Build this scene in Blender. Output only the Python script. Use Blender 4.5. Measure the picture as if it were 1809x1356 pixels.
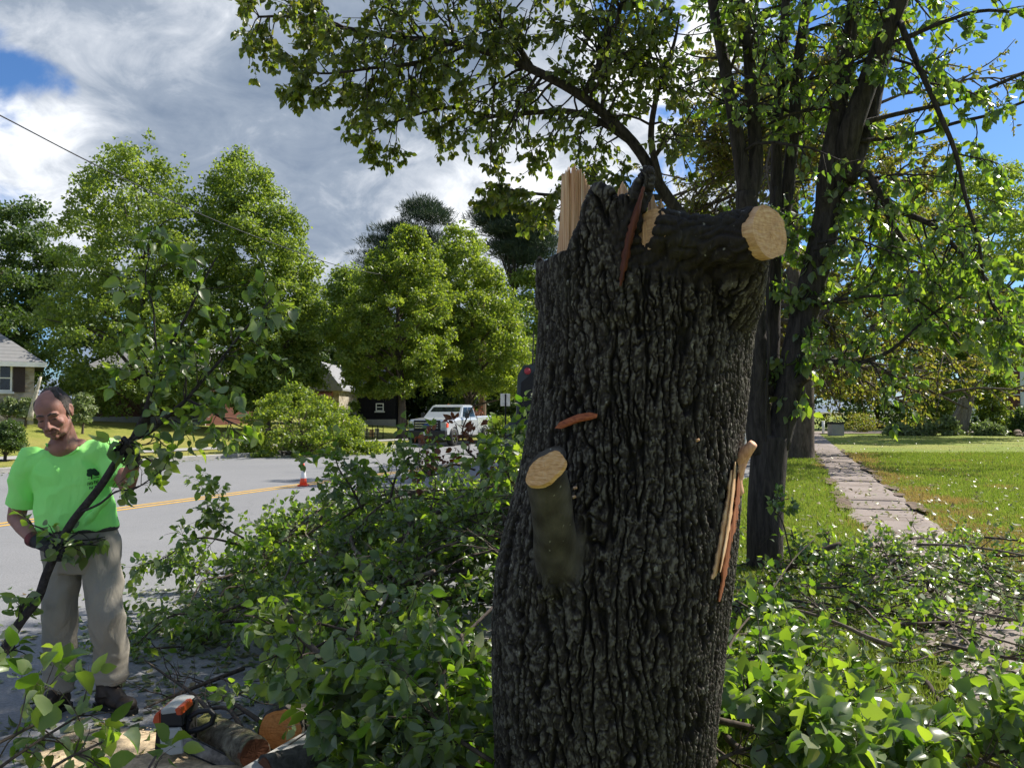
import bpy, bmesh, math, random
import numpy as np
from mathutils import Vector, Matrix

for _o in list(bpy.data.objects): bpy.data.objects.remove(_o)
S = bpy.context.scene
COL = S.collection
R = math.radians

# ------------------------------------------------------------------ camera
FP = 1420.0
PITCH = math.atan(49.0 / FP)
CAMZ = 1.6
cam = bpy.data.cameras.new('camera'); camo = bpy.data.objects.new('camera', cam); COL.objects.link(camo)
cam.sensor_width = 36.0; cam.lens = 36.0 * FP / 1809.0
cam.clip_start = 0.05; cam.clip_end = 3000
camo.location = (0, 0, CAMZ); camo.rotation_euler = (R(90) + PITCH, 0, 0)
S.camera = camo

def ray(px, py):
    cx = (px - 904.5) / FP; cy = (678.0 - py) / FP
    return Vector((cx, math.cos(PITCH) - cy * math.sin(PITCH), math.sin(PITCH) + cy * math.cos(PITCH)))
def at(px, py, Y):
    r = ray(px, py); t = Y / r.y
    return Vector((r.x * t, Y, CAMZ + r.z * t))
def atz(px, py, z):
    r = ray(px, py); t = (z - CAMZ) / r.z
    return Vector((r.x * t, r.y * t, z))

# ------------------------------------------------------------------ light
SUN_AZ = R(62.0)
SUN_EL = R(45.0)
sun = bpy.data.lights.new('sun', 'SUN'); suno = bpy.data.objects.new('sun', sun); COL.objects.link(suno)
sun.energy = 5.0; sun.angle = R(0.5); sun.color = (1.0, 0.94, 0.84)
sd = Vector((math.sin(SUN_AZ) * math.cos(SUN_EL), math.cos(SUN_AZ) * math.cos(SUN_EL), math.sin(SUN_EL)))
suno.rotation_euler = sd.to_track_quat('Z', 'Y').to_euler(); suno.location = (20, 20, 30)

W = bpy.data.worlds.new('World'); S.world = W; W.use_nodes = True
wt = W.node_tree; wt.nodes.clear()
def wn(t, **k):
    n = wt.nodes.new(t)
    for a, b in k.items(): setattr(n, a, b)
    return n
def wl(a, b): wt.links.new(a, b)
def wmath(op, a, b=None, clamp=False):
    n = wn('ShaderNodeMath', operation=op); n.use_clamp = clamp
    for i, v in enumerate((a, b)):
        if v is None: continue
        if isinstance(v, (int, float)): n.inputs[i].default_value = v
        else: wl(v, n.inputs[i])
    return n.outputs[0]
sky = wn('ShaderNodeTexSky', sky_type='NISHITA'); sky.sun_disc = False
sky.sun_elevation = SUN_EL; sky.sun_rotation = SUN_AZ; sky.altitude = 50
sky.air_density = 1.0; sky.dust_density = 0.6; sky.ozone_density = 4.0
tc = wn('ShaderNodeTexCoord')
sep = wn('ShaderNodeSeparateXYZ'); wl(tc.outputs['Generated'], sep.inputs[0])
zz = wmath('ADD', wmath('MAXIMUM', sep.outputs[2], 0.0), 0.50)
comb = wn('ShaderNodeCombineXYZ')
wl(wmath('DIVIDE', sep.outputs[0], zz), comb.inputs[0]); wl(wmath('DIVIDE', sep.outputs[1], zz), comb.inputs[1])
def wnoise(scale, detail, rough, off, dist=0.0):
    m = wn('ShaderNodeMapping'); wl(comb.outputs[0], m.inputs[0]); m.inputs['Location'].default_value = off
    n = wn('ShaderNodeTexNoise'); wl(m.outputs[0], n.inputs['Vector'])
    n.inputs['Scale'].default_value = scale; n.inputs['Detail'].default_value = detail
    n.inputs['Roughness'].default_value = rough; n.inputs['Distortion'].default_value = dist
    return n.outputs['Fac']
def blob(px, py, rin, rout):
    d = ray(px, py).normalized()
    v = wn('ShaderNodeVectorMath', operation='DOT_PRODUCT'); wl(tc.outputs['Generated'], v.inputs[0]); v.inputs[1].default_value = d
    m = wn('ShaderNodeMapRange', interpolation_type='SMOOTHSTEP'); wl(v.outputs['Value'], m.inputs[0])
    m.inputs[1].default_value = math.cos(R(rout)); m.inputs[2].default_value = math.cos(R(rin))
    return m.outputs[0]
def wsum(base, items):
    o = base
    for w, b in items: o = wmath('ADD', o, wmath('MULTIPLY', b, w))
    return o
nA = wnoise(4.6, 10, 0.58, (3.1, 1.7, 0), 0.3)
nB = wnoise(2.6, 10, 0.6, (7.7, 4.2, 0), 0.2)
cover = wsum(wmath('ADD', wmath('MULTIPLY', nA, 1.9), -0.32), [
    (-0.75, blob(1850, 120, 5, 19)), (-0.34, blob(70, 185, 0.6, 3.8)), (-0.30, blob(70, 292, 0.6, 4.0)), (-0.25, blob(260,260,0.5,3)),
    (-0.55, blob(1150, 0, 1.5, 4.5)), (-0.25, blob(960, 300, 1, 4)), (-0.25, blob(1770, 600, 1, 5)),
    (0.40, blob(620, 150, 8, 22)), (0.30, blob(250, 90, 3, 10)), (0.45, blob(1210, 60, 2, 5)), (0.3, blob(60, 350, 2, 7)), (0.42, blob(1650, 290, 1, 3.5)), (0.25, blob(60,235,0.5,4))])
mask = wn('ShaderNodeMapRange', interpolation_type='SMOOTHSTEP'); wl(cover, mask.inputs[0]); mask.inputs[1].default_value = 0.47; mask.inputs[2].default_value = 0.72
nC = wnoise(10.5, 8, 0.62, (1.3, 9.1, 0), 0.6)
bright = wsum(wmath('ADD', wmath('ADD', wmath('MULTIPLY', nB, 1.5), wmath('MULTIPLY', nC, 1.1)), -0.84), [
    (-0.20, blob(640, 190, 3, 13)), (-0.10, blob(160, 70, 2, 8)), (0.14, blob(340, 30, 2, 7)), (0.16, blob(90, 130, 1, 6)), (-0.12, blob(330,190,2,7)),
    (0.30, blob(50, 350, 3, 8)), (0.5, blob(1210, 60, 3, 8)), (0.36, blob(830, 330, 2, 8)), (0.5, blob(1650, 290, 2, 6)), (0.15, blob(1400, 200, 5, 15)), (0.1, blob(560, 330, 2, 9))])
cr = wn('ShaderNodeValToRGB'); wl(bright, cr.inputs[0])
e = cr.color_ramp.elements; e[0].position = 0.1; e[0].color = (0.150, 0.195, 0.27, 1); e[1].position = 0.95; e[1].color = (0.74, 0.76, 0.79, 1)
x = cr.color_ramp.elements.new(0.42); x.color = (0.235, 0.28, 0.35, 1)
x = cr.color_ramp.elements.new(0.68); x.color = (0.42, 0.455, 0.51, 1)
bg1 = wn('ShaderNodeBackground'); bg1.inputs[1].default_value = 0.085; _t = wn('ShaderNodeMixRGB', blend_type='MULTIPLY'); _t.inputs[0].default_value = 1.0; wl(sky.outputs[0], _t.inputs[1]); _t.inputs[2].default_value = (0.62, 0.86, 1.12, 1); wl(_t.outputs[0], bg1.inputs[0])
bg2 = wn('ShaderNodeBackground'); bg2.inputs[1].default_value = 1.0; wl(cr.outputs[0], bg2.inputs[0])
mx = wn('ShaderNodeMixShader'); wl(mask.outputs[0], mx.inputs[0]); wl(bg1.outputs[0], mx.inputs[1]); wl(bg2.outputs[0], mx.inputs[2])
wo = wn('ShaderNodeOutputWorld'); wl(mx.outputs[0], wo.inputs[0])

S.view_settings.view_transform = 'Standard'; S.view_settings.look = 'None'
S.view_settings.exposure = 0.64; S.view_settings.gamma = 1.0; S.view_settings.use_curve_mapping = False
cy = S.cycles
cy.use_denoising = True
try: cy.denoiser = 'OPENIMAGEDENOISE'; cy.denoising_prefilter = 'ACCURATE'
except Exception: pass
cy.max_bounces = 7; cy.diffuse_bounces = 3; cy.glossy_bounces = 2; cy.transmission_bounces = 4; cy.transparent_max_bounces = 4
cy.sample_clamp_indirect = 4.0
cy.use_adaptive_sampling = True; cy.adaptive_threshold = 0.02
W.cycles.sampling_method = 'MANUAL'; W.cycles.sample_map_resolution = 512
# ------------------------------------------------------------------ helpers
def props(o, label=None, cat=None, group=None, kind=None):
    if label: o['label'] = label
    if cat: o['category'] = cat
    if group: o['group'] = group
    if kind: o['kind'] = kind
    return o
def empty(name, loc, label, cat, group=None, kind=None):
    o = bpy.data.objects.new(name, None); COL.objects.link(o); o.location = loc; o.empty_display_size = 0.2
    return props(o, label, cat, group, kind)
def link(name, me, parent=None):
    o = bpy.data.objects.new(name, me); COL.objects.link(o)
    if parent is not None:
        o.parent = parent
        o.matrix_parent_inverse = Matrix.Translation(parent.location).inverted() if parent.type == 'EMPTY' else Matrix.Identity(4)
        p = parent
        if parent.type != 'EMPTY':
            o.matrix_parent_inverse = Matrix.Identity(4)
    return o
def raw_mesh(name, V, loops, totals, mat=None, parent=None, smooth=True):
    V = np.asarray(V, dtype=np.float32).reshape(-1, 3)
    loops = np.asarray(loops, dtype=np.int32).ravel(); totals = np.asarray(totals, dtype=np.int32).ravel()
    me = bpy.data.meshes.new(name)
    me.vertices.add(len(V)); me.vertices.foreach_set('co', V.ravel())
    me.loops.add(len(loops)); me.loops.foreach_set('vertex_index', loops)
    me.polygons.add(len(totals))
    st = np.zeros(len(totals), dtype=np.int32); st[1:] = np.cumsum(totals)[:-1]
    me.polygons.foreach_set('loop_start', st); me.polygons.foreach_set('loop_total', totals)
    me.polygons.foreach_set('use_smooth', np.full(len(totals), smooth, dtype=bool))
    me.update(calc_edges=True)
    if mat is not None: me.materials.append(mat)
    return link(name, me, parent)
class MB:
    """collects plain shapes, builds ONE mesh"""
    def __init__(s): s.V = []; s.L = []; s.T = []; s.n = 0
    def add(s, V, F):
        V = np.asarray(V, dtype=float).reshape(-1, 3)
        for f in F: s.L.extend([i + s.n for i in f]); s.T.append(len(f))
        s.V.append(V); s.n += len(V); return s
    def quadgrid(s, V, nr, nc, closed=False):
        """V (nr*nc,3) rows x cols"""
        V = np.asarray(V, dtype=float).reshape(-1, 3)
        i = np.arange(nr - 1)[:, None]; ncc = nc if closed else nc - 1; j = np.arange(ncc)[None, :]; j2 = (j + 1) % nc
        q = np.stack([i * nc + j, i * nc + j2, (i + 1) * nc + j2, (i + 1) * nc + j], -1).reshape(-1, 4) + s.n
        s.L.extend(q.ravel().tolist()); s.T.extend([4] * len(q)); s.V.append(V); s.n += len(V); return s
    def box(s, c, d, rot=None, bev=0.0):
        hx, hy, hz = d[0] / 2, d[1] / 2, d[2] / 2
        if bev <= 0:
            V = np.array([(x * hx, y * hy, z * hz) for x in (-1, 1) for y in (-1, 1) for z in (-1, 1)])
            F = [(0, 1, 3, 2), (4, 6, 7, 5), (0, 4, 5, 1), (2, 3, 7, 6), (0, 2, 6, 4), (1, 5, 7, 3)]
        else:
            bm = bmesh.new(); bmesh.ops.create_cube(bm, size=1, matrix=Matrix.Diagonal((d[0], d[1], d[2], 1)))
            bmesh.ops.bevel(bm, geom=bm.edges[:], offset=bev, segments=2, affect='EDGES', profile=0.6)
            bm.verts.index_update(); V = np.array([v.co[:] for v in bm.verts]); F = [[v.index for v in f.verts] for f in bm.faces]; bm.free()
        if rot is not None: V = V @ np.array(rot.to_3x3()).T
        return s.add(V + np.array(c), F)
    def prism(s, poly, axis_vec, M=None):
        """poly: 3D points (planar), extruded along axis_vec"""
        P = np.array([tuple(p) for p in poly], dtype=float); n = len(P); V = np.vstack([P, P + np.array(axis_vec)])
        F = [list(range(n))[::-1], list(range(n, 2 * n))] + [(i, (i + 1) % n, (i + 1) % n + n, i + n) for i in range(n)]
        if M is not None: V = np.array([(M @ Vector(v))[:] for v in V])
        return s.add(V, F)
    def tube(s, pts, rad, n=8, caps=True):
        V, q = tube_arrays(pts, rad, n); base = s.n
        s.L.extend((q + base).ravel().tolist()); s.T.extend([4] * len(q)); s.V.append(V); s.n += len(V)
        if caps:
            m = len(pts); s.L.extend([base + i for i in range(n)][::-1]); s.T.append(n)
            s.L.extend([base + (m - 1) * n + i for i in range(n)]); s.T.append(n)
        return s
    def ell(s, c, r, rot=None, seg=14, rings=8):
        th = np.linspace(0, math.pi, rings + 1); ph = np.linspace(0, 2 * math.pi, seg, endpoint=False)
        V = np.array([(math.sin(t) * math.cos(p) * r[0], math.sin(t) * math.sin(p) * r[1], math.cos(t) * r[2]) for t in th[1:-1] for p in ph] + [(0, 0, r[2]), (0, 0, -r[2])])
        if rot is not None: V = V @ np.array(rot.to_3x3()).T
        F = []; k = rings - 1
        for i in range(k - 1):
            for j in range(seg): F.append((i * seg + j, (i + 1) * seg + j, (i + 1) * seg + (j + 1) % seg, i * seg + (j + 1) % seg))
        for j in range(seg):
            F.append((k * seg, j, (j + 1) % seg)); F.append((k * seg + 1, (k - 1) * seg + (j + 1) % seg, (k - 1) * seg + j))
        return s.add(V + np.array(tuple(c)), F)
    def cap(s, a, b, ra, rb, n=12):
        """tapered capsule"""
        a = np.array(tuple(a), float); b = np.array(tuple(b), float); d = b - a; L = np.linalg.norm(d); d = d / max(L, 1e-9)
        pts = []; rad = []
        for t in np.linspace(-88, 0, 5): pts.append(a + d * ra * math.sin(R(t))); rad.append(ra * math.cos(R(t)))
        for t in np.linspace(0, 88, 5): pts.append(b + d * rb * math.sin(R(t))); rad.append(rb * math.cos(R(t)))
        if L < 1e-6: del pts[5], rad[5]
        return s.tube(pts, rad, n)
    def chain(s, pts, rad, n=12):
        for i in range(len(pts) - 1): s.cap(pts[i], pts[i + 1], rad[i], rad[i + 1], n)
        return s
    def build(s, name, mat, parent=None, smooth=False):
        return raw_mesh(name, np.vstack(s.V), s.L, s.T, mat, parent, smooth)
def tube_arrays(pts, rad, n):
    P = np.array([tuple(p) for p in pts], dtype=float); m = len(P); rad = np.asarray(rad, float)
    T = np.gradient(P, axis=0) if m > 1 else np.array([[0, 0, 1.]])
    T /= np.maximum(np.linalg.norm(T, axis=1, keepdims=True), 1e-9)
    mean = T.mean(0); ref = np.array([0, 0, 1.]) if abs(mean[2]) < 0.75 * np.linalg.norm(mean) + 1e-9 else np.array([0, 1., 0])
    A = np.cross(T, ref); A /= np.maximum(np.linalg.norm(A, axis=1, keepdims=True), 1e-9); B = np.cross(T, A)
    th = np.linspace(0, 2 * math.pi, n, endpoint=False)
    V = P[:, None, :] + rad[:, None, None] * (np.cos(th)[None, :, None] * A[:, None, :] + np.sin(th)[None, :, None] * B[:, None, :])
    i = np.arange(m - 1)[:, None]; j = np.arange(n)[None, :]; j2 = (j + 1) % n
    q = np.stack([i * n + j, i * n + j2, (i + 1) * n + j2, (i + 1) * n + j], -1).reshape(-1, 4)
    return V.reshape(-1, 3), q
def smoothpath(pts, k=5):
    """Catmull-Rom through control points (any dim)"""
    P = np.array([tuple(p) for p in pts], float)
    if len(P) < 3: 
        t = np.linspace(0, 1, k + 1)[:, None]; return P[0] * (1 - t) + P[-1] * t
    Q = np.vstack([2 * P[0] - P[1], P, 2 * P[-1] - P[-2]]); out = []
    for i in range(1, len(Q) - 2):
        for t in np.linspace(0, 1, k, endpoint=False):
            out.append(0.5 * ((2 * Q[i]) + (-Q[i - 1] + Q[i + 1]) * t + (2 * Q[i - 1] - 5 * Q[i] + 4 * Q[i + 1] - Q[i + 2]) * t * t + (-Q[i - 1] + 3 * Q[i] - 3 * Q[i + 1] + Q[i + 2]) * t ** 3))
    out.append(Q[-2]); return np.array(out)

# numpy gradient noise
_pr = np.random.RandomState(7); _perm = _pr.permutation(256); _perm = np.concatenate([_perm, _perm, _perm]).astype(np.int64)
_g3 = _pr.normal(size=(256, 3)); _g3 /= np.linalg.norm(_g3, axis=1, keepdims=True)
def perlin(P):
    P = np.asarray(P, float); Pi = np.floor(P).astype(np.int64); f = P - Pi; Pi &= 255
    u = f * f * f * (f * (f * 6 - 15) + 10); out = 0
    for dx in (0, 1):
        wx = u[:, 0] if dx else 1 - u[:, 0]
        for dy in (0, 1):
            wy = u[:, 1] if dy else 1 - u[:, 1]
            for dz in (0, 1):
                wz = u[:, 2] if dz else 1 - u[:, 2]
                h = _perm[_perm[_perm[(Pi[:, 0] + dx) & 255] + ((Pi[:, 1] + dy) & 255)] + ((Pi[:, 2] + dz) & 255)] & 255
                g = _g3[h]; out = out + wx * wy * wz * (g[:, 0] * (f[:, 0] - dx) + g[:, 1] * (f[:, 1] - dy) + g[:, 2] * (f[:, 2] - dz))
    return out * 1.6
def fbm(P, o=3, s=2.0, g=0.5):
    P = np.asarray(P, float); a = 1; r = 0; t = 0
    for i in range(o): r = r + a * perlin(P + i * 17.3); t += a; P = P * s; a *= g
    return r / t
def ss(x, a=0.0, b=1.0):
    x = np.clip((np.asarray(x, float) - a) / (b - a), 0, 1); return x * x * (3 - 2 * x)

# ------------------------------------------------------------------ materials
class MT:
    def __init__(s, name):
        s.m = bpy.data.materials.new(name); s.m.use_nodes = True; s.t = s.m.node_tree; s.t.nodes.clear()
        s.out = s.n('ShaderNodeOutputMaterial')
    def n(s, t, **k):
        x = s.t.nodes.new(t)
        for a, b in k.items(): setattr(x, a, b)
        return x
    def l(s, a, b): s.t.links.new(a, b)
    def set(s, sock, v):
        if v is None: return
        if hasattr(v, 'is_output'): s.l(v, sock)
        elif isinstance(v, (tuple, list)) and len(v) == 3 and sock.type == 'RGBA': sock.default_value = (*v, 1)
        else: sock.default_value = v
    def coord(s, kind='Object', scale=(1, 1, 1), rot=(0, 0, 0)):
        c = s.n('ShaderNodeTexCoord'); m = s.n('ShaderNodeMapping'); s.l(c.outputs[kind], m.inputs[0])
        m.inputs['Scale'].default_value = scale; m.inputs['Rotation'].default_value = rot; return m.outputs[0]
    def noise(s, vec, scale, detail=4, rough=0.55, dist=0.0):
        x = s.n('ShaderNodeTexNoise'); s.l(vec, x.inputs['Vector']); x.inputs['Scale'].default_value = scale; x.inputs['Detail'].default_value = detail
        x.inputs['Roughness'].default_value = rough; x.inputs['Distortion'].default_value = dist; return x.outputs['Fac']
    def ramp(s, fac, stops, interp='LINEAR'):
        x = s.n('ShaderNodeValToRGB'); s.set(x.inputs[0], fac); cr = x.color_ramp; cr.interpolation = interp
        while len(cr.elements) < len(stops): cr.elements.new(0.5)
        for el, (p, c) in zip(cr.elements, stops): el.position = p; el.color = (*c, 1) if len(c) == 3 else c
        return x.outputs[0]
    def mix(s, fac, a, b, blend='MIX'):
        x = s.n('ShaderNodeMix', data_type='RGBA', blend_type=blend); s.set(x.inputs[0], fac); s.set(x.inputs[6], a); s.set(x.inputs[7], b); return x.outputs[2]
    def math(s, op, a, b=None, clamp=False):
        x = s.n('ShaderNodeMath', operation=op); x.use_clamp = clamp; s.set(x.inputs[0], a); s.set(x.inputs[1], b); return x.outputs[0]
    def bump(s, h, strength=0.5, dist=0.01, normal=None):
        x = s.n('ShaderNodeBump'); s.l(h, x.inputs['Height']); x.inputs['Strength'].default_value = strength; x.inputs['Distance'].default_value = dist
        if normal is not None: s.l(normal, x.inputs['Normal'])
        return x.outputs[0]
    def principled(s, col, rough=0.6, metal=0.0, spec=0.5, normal=None, coat=None, **k):
        x = s.n('ShaderNodeBsdfPrincipled'); s.set(x.inputs['Base Color'], col); s.set(x.inputs['Roughness'], rough); s.set(x.inputs['Metallic'], metal)
        s.set(x.inputs['Specular IOR Level'], spec)
        if coat: x.inputs['Coat Weight'].default_value = coat; x.inputs['Coat Roughness'].default_value = 0.05
        if normal is not None: s.l(normal, x.inputs['Normal'])
        return x.outputs[0]
    def done(s, sh): s.l(sh, s.out.inputs[0]); return s.m
def simple(name, col, rough=0.6, metal=0.0, spec=0.5, var=0.12, scale=6.0, bump=0.0, bscale=60.0, coat=None):
    m = MT(name); v = m.coord(); f = m.noise(v, scale, 5)
    lo = tuple(c * (1 - var * 1.6) for c in col); hi = tuple(min(1, c * (1 + var * 1.6)) for c in col)
    c = m.ramp(f, [(0.3, lo), (0.7, hi)]); nm = None
    if bump: nm = m.bump(m.noise(v, bscale, 4), bump, 0.01)
    return m.done(m.principled(c, rough, metal, spec, nm, coat))
def leafmat(name, cols, trans, under=None, tmix=0.42, rough=0.42, spec=0.5):
    """cols: list of base colours picked per leaf; trans: list of light-through colours"""
    m = MT(name); g = m.n('ShaderNodeNewGeometry'); rnd = g.outputs['Random Per Island']
    n = len(cols); base = m.ramp(rnd, [(i / max(1, n - 1), c) for i, c in enumerate(cols)])
    if under is not None: base = m.mix(m.math('MULTIPLY', g.outputs['Backfacing'], 0.55), base, under)
    vn_ = m.noise(m.coord(), 38, 3, .6); base = m.mix(m.math('MULTIPLY', m.ramp(vn_, [(0.42, (0, 0, 0)), (0.7, (1, 1, 1))]), 0.45), base, m.mix(1.0, base, (1.9, 1.55, 1.3), 'MULTIPLY'))
    n2 = len(trans); tr = m.ramp(rnd, [(i / max(1, n2 - 1), c) for i, c in enumerate(trans)])
    p = m.principled(base, rough, 0, spec)
    t = m.n('ShaderNodeBsdfTranslucent'); m.l(tr, t.inputs[0])
    x = m.n('ShaderNodeMixShader'); x.inputs[0].default_value = tmix; m.l(p, x.inputs[1]); m.l(t.outputs[0], x.inputs[2])
    return m.done(x.outputs[0])

# ------------------------------------------------------------------ leaves
def _tmpl(rows, petiole=0.0, fold=0.10, droop=0.16):
    V = [(0, 0, 0)]; F = []
    prev = None
    for (u, w) in rows:
        b = len(V); V += [(u, -w, fold * w * 3 - droop * u * u), (u, 0, -droop * u * u), (u, w, fold * w * 3 - droop * u * u)]
        if prev is None: F += [(0, b + 1, b), (0, b + 2, b + 1)]
        else: F += [(prev, prev + 1, b + 1, b), (prev + 1, prev + 2, b + 2, b + 1)]
        prev = b
    V.append((1, 0, -droop)); t = len(V) - 1; F += [(prev, prev + 1, t), (prev + 1, prev + 2, t)]
    if petiole:
        b = len(V); V += [(-petiole, -0.012, 0.02), (-petiole, 0.012, 0.02), (0.02, 0.014, 0.0), (0.02, -0.014, 0.0)]; F += [(b, b + 1, 2 + 1, 1)]
        V = V[:b + 2]; F[-1] = (b, b + 1, 0)
    return np.array(V, float), F
T_NEAR = _tmpl([(0.12, 0.24), (0.34, 0.36), (0.62, 0.30), (0.84, 0.13)], petiole=0.45)
T_MID = _tmpl([(0.3, 0.35), (0.7, 0.25)], 0.0)
T_FAR = (np.array([(0, 0, 0), (0.45, -0.36, 0.04), (1, 0, -0.1), (0.5, 0.36, 0.04)], float), [(0, 1, 2, 3)])
T_NEEDLE = (np.array([(0, -0.03, 0), (0.5, -0.05, 0.02), (1, 0, 0), (0.5, 0.05, 0.02)], float), [(0, 1, 2, 3)])
def unit(a): a = np.asarray(a, float); return a / np.maximum(np.linalg.norm(a, axis=-1, keepdims=True), 1e-9)
def leaves_mesh(name, P, D, N, size, tmpl, mat, parent=None, rng=None, curl=True, smooth=True):
    P = np.asarray(P, float); D = unit(D); N = np.asarray(N, float); n = len(P)
    Sv = unit(np.cross(N, D)); Nn = np.cross(D, Sv); size = np.broadcast_to(np.asarray(size, float), (n,))
    V, F = tmpl; rng = rng or np.random.RandomState(1)
    wv = V[None, :, 2] * (rng.uniform(-1.0, 3.2, (n, 1)) if curl else 1.0)
    wid = rng.uniform(0.85, 1.12, (n, 1))
    out = P[:, None, :] + size[:, None, None] * (V[None, :, 0:1] * D[:, None, :] + (V[None, :, 1] * wid)[:, :, None] * Sv[:, None, :] + wv[:, :, None] * Nn[:, None, :])
    L = np.concatenate([np.array(f) for f in F]); T = np.array([len(f) for f in F]); k = len(V)
    loops = (L[None, :] + (np.arange(n) * k)[:, None]).ravel(); tot = np.tile(T, n)
    return raw_mesh(name, out.reshape(-1, 3), loops, tot, mat, parent, smooth)

class Branch:
    """collects woody tubes and leaves of one plant"""
    def __init__(s, seed): s.rng = np.random.RandomState(seed); s.r = random.Random(seed); s.tubes = []; s.P = []; s.D = []; s.N = []; s.S = []
    def tube(s, pts, rad): s.tubes.append((np.asarray(pts, float), np.asarray(rad, float)))
    def path(s, p, d, L, wander=0.25, grav=0.0, n=6):
        p = np.array(p, float); d = unit(np.array(d, float)); pts = [p]; st = L / n
        for i in range(n):
            d = unit(d + s.rng.normal(0, wander, 3) * 0.5 + np.array([0, 0, -grav]) * 0.3); p = p + d * st; pts.append(p)
        return np.array(pts)
    def leaves_on(s, pts, n, size, t0=0.1, hang=0.3, up=0.6, spread=0.9, sun=None):
        if n <= 0: return
        pts = np.asarray(pts); m = len(pts) - 1
        t = s.rng.uniform(t0, 1, n) ** 0.8 * m; i = np.minimum(t.astype(int), m - 1); f = (t - i)[:, None]
        pos = pts[i] * (1 - f) + pts[i + 1] * f; tan = unit(pts[i + 1] - pts[i])
        d = unit(tan * 0.5 + s.rng.normal(0, spread, (n, 3)) * 0.6 + np.array([0, 0, -hang]))
        nn = unit(s.rng.normal(0, 0.7, (n, 3)) + np.array([0, 0, up]))
        sz = size * s.rng.uniform(0.5, 1.25, n)
        s.P.append(pos + d * sz[:, None] * 0.4); s.D.append(d); s.N.append(nn); s.S.append(sz)
    def shoot(s, p, d, L, r, lvl, leaf=0.06, nl=12, kids=4, grav=0.1, hang=0.3, wander=0.3, up=0.6, ang=0.8, klen=0.55, t0=0.15):
        pts = s.path(p, d, L, wander, grav, 5 if lvl else 4); m = len(pts)
        s.tube(pts, np.linspace(r, r * 0.35, m))
        if lvl > 0:
            for k in range(kids):
                t = s.r.uniform(t0, 0.97) * (m - 1); i = min(int(t), m - 2); q = pts[i] + (pts[i + 1] - pts[i]) * (t - i)
                tan = unit(pts[i + 1] - pts[i]); side = unit(np.cross(tan, s.rng.normal(size=3)))
                s.shoot(q, unit(tan * math.cos(ang) + side * math.sin(ang)), L * klen * s.r.uniform(0.6, 1.15), r * 0.5, lvl - 1, leaf, nl, kids, grav, hang, wander, up, ang, klen, t0)
        if lvl <= 1: s.leaves_on(pts, nl if lvl == 0 else nl // 2, leaf, 0.15, hang, up)
    def wood(s, name, mat, parent=None, nmin=4, nmax=12, rbig=0.05):
        L = []; T = []; V = []; b = 0
        for pts, rad in s.tubes:
            n = int(np.clip(nmin + (nmax - nmin) * rad[0] / rbig, nmin, nmax)); v, q = tube_arrays(pts, rad, n)
            V.append(v); L.append((q + b).ravel()); T.append(np.full(len(q), 4)); b += len(v)
            L.append(np.arange(b - n, b)); T.append(np.array([n])); L.append(np.arange(b - len(v), b - len(v) + n)[::-1]); T.append(np.array([n]))
        return raw_mesh(name, np.vstack(V), np.concatenate(L), np.concatenate(T), mat, parent, True)
    def foliage(s, name, mat, parent=None, tmpl=None):
        if not s.P: return None
        return leaves_mesh(name, np.vstack(s.P), np.vstack(s.D), np.vstack(s.N), np.concatenate(s.S), tmpl or T_NEAR, mat, parent, s.rng)
def bake(o, mods):
    """apply modifiers, keep ONE mesh"""
    for t, kw in mods:
        m = o.modifiers.new(t, t)
        for a, b in kw.items(): setattr(m, a, b)
    dg = bpy.context.evaluated_depsgraph_get(); dg.update()
    me = bpy.data.meshes.new_from_object(o.evaluated_get(dg)); old = o.data; mats = list(old.materials)
    o.modifiers.clear(); o.data = me
    if not len(me.materials):
        for m in mats: me.materials.append(m)
    me.polygons.foreach_set('use_smooth', np.full(len(me.polygons), True)); return o
def organic(name, mb, mat, parent, voxel=0.01, sm=6, fac=0.5, sub=0):
    o = mb.build(name, mat, parent, True)
    mods = [('REMESH', dict(mode='VOXEL', voxel_size=voxel)), ('SMOOTH', dict(factor=fac, iterations=sm))]
    if sub: mods.append(('SUBSURF', dict(levels=sub, render_levels=sub)))
    return bake(o, mods)
# ------------------------------------------------------------------ materials of the place
def m_asphalt():
    m = MT('asphalt'); v = m.coord()
    big = m.noise(v, 0.35, 5, 0.6); fine = m.noise(v, 60, 3, 0.7); mid = m.noise(v, 6, 4)
    c = m.ramp(big, [(0.3, (0.20, 0.203, 0.212)), (0.7, (0.25, 0.25, 0.258))])
    c = m.mix(0.35, c, m.ramp(fine, [(0.35, (0.06, 0.06, 0.065)), (0.65, (0.36, 0.36, 0.36))]))
    c = m.mix(m.math('MULTIPLY', m.ramp(mid, [(0.55, (0, 0, 0)), (0.7, (1, 1, 1))]), 0.18), c, (0.11, 0.11, 0.115))
    # thin tar cracks
    vv = m.n('ShaderNodeTexVoronoi', feature='DISTANCE_TO_EDGE'); mp = m.n('ShaderNodeMixRGB'); mp.inputs[0].default_value = 0.25
    m.l(v, mp.inputs[1]); nz = m.n('ShaderNodeTexNoise'); m.l(v, nz.inputs['Vector']); nz.inputs['Scale'].default_value = 1.2; m.l(nz.outputs['Color'], mp.inputs[2])
    m.l(mp.outputs[0], vv.inputs['Vector']); vv.inputs['Scale'].default_value = 0.22
    cr = m.ramp(vv.outputs['Distance'], [(0.0, (1, 1, 1)), (0.004, (0, 0, 0))])
    c = m.mix(m.math('MULTIPLY', cr, 0.12), c, (0.05, 0.05, 0.05))
    return m.done(m.principled(c, 0.85, 0, 0.35, m.bump(fine, 0.5, 0.004)))
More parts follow.
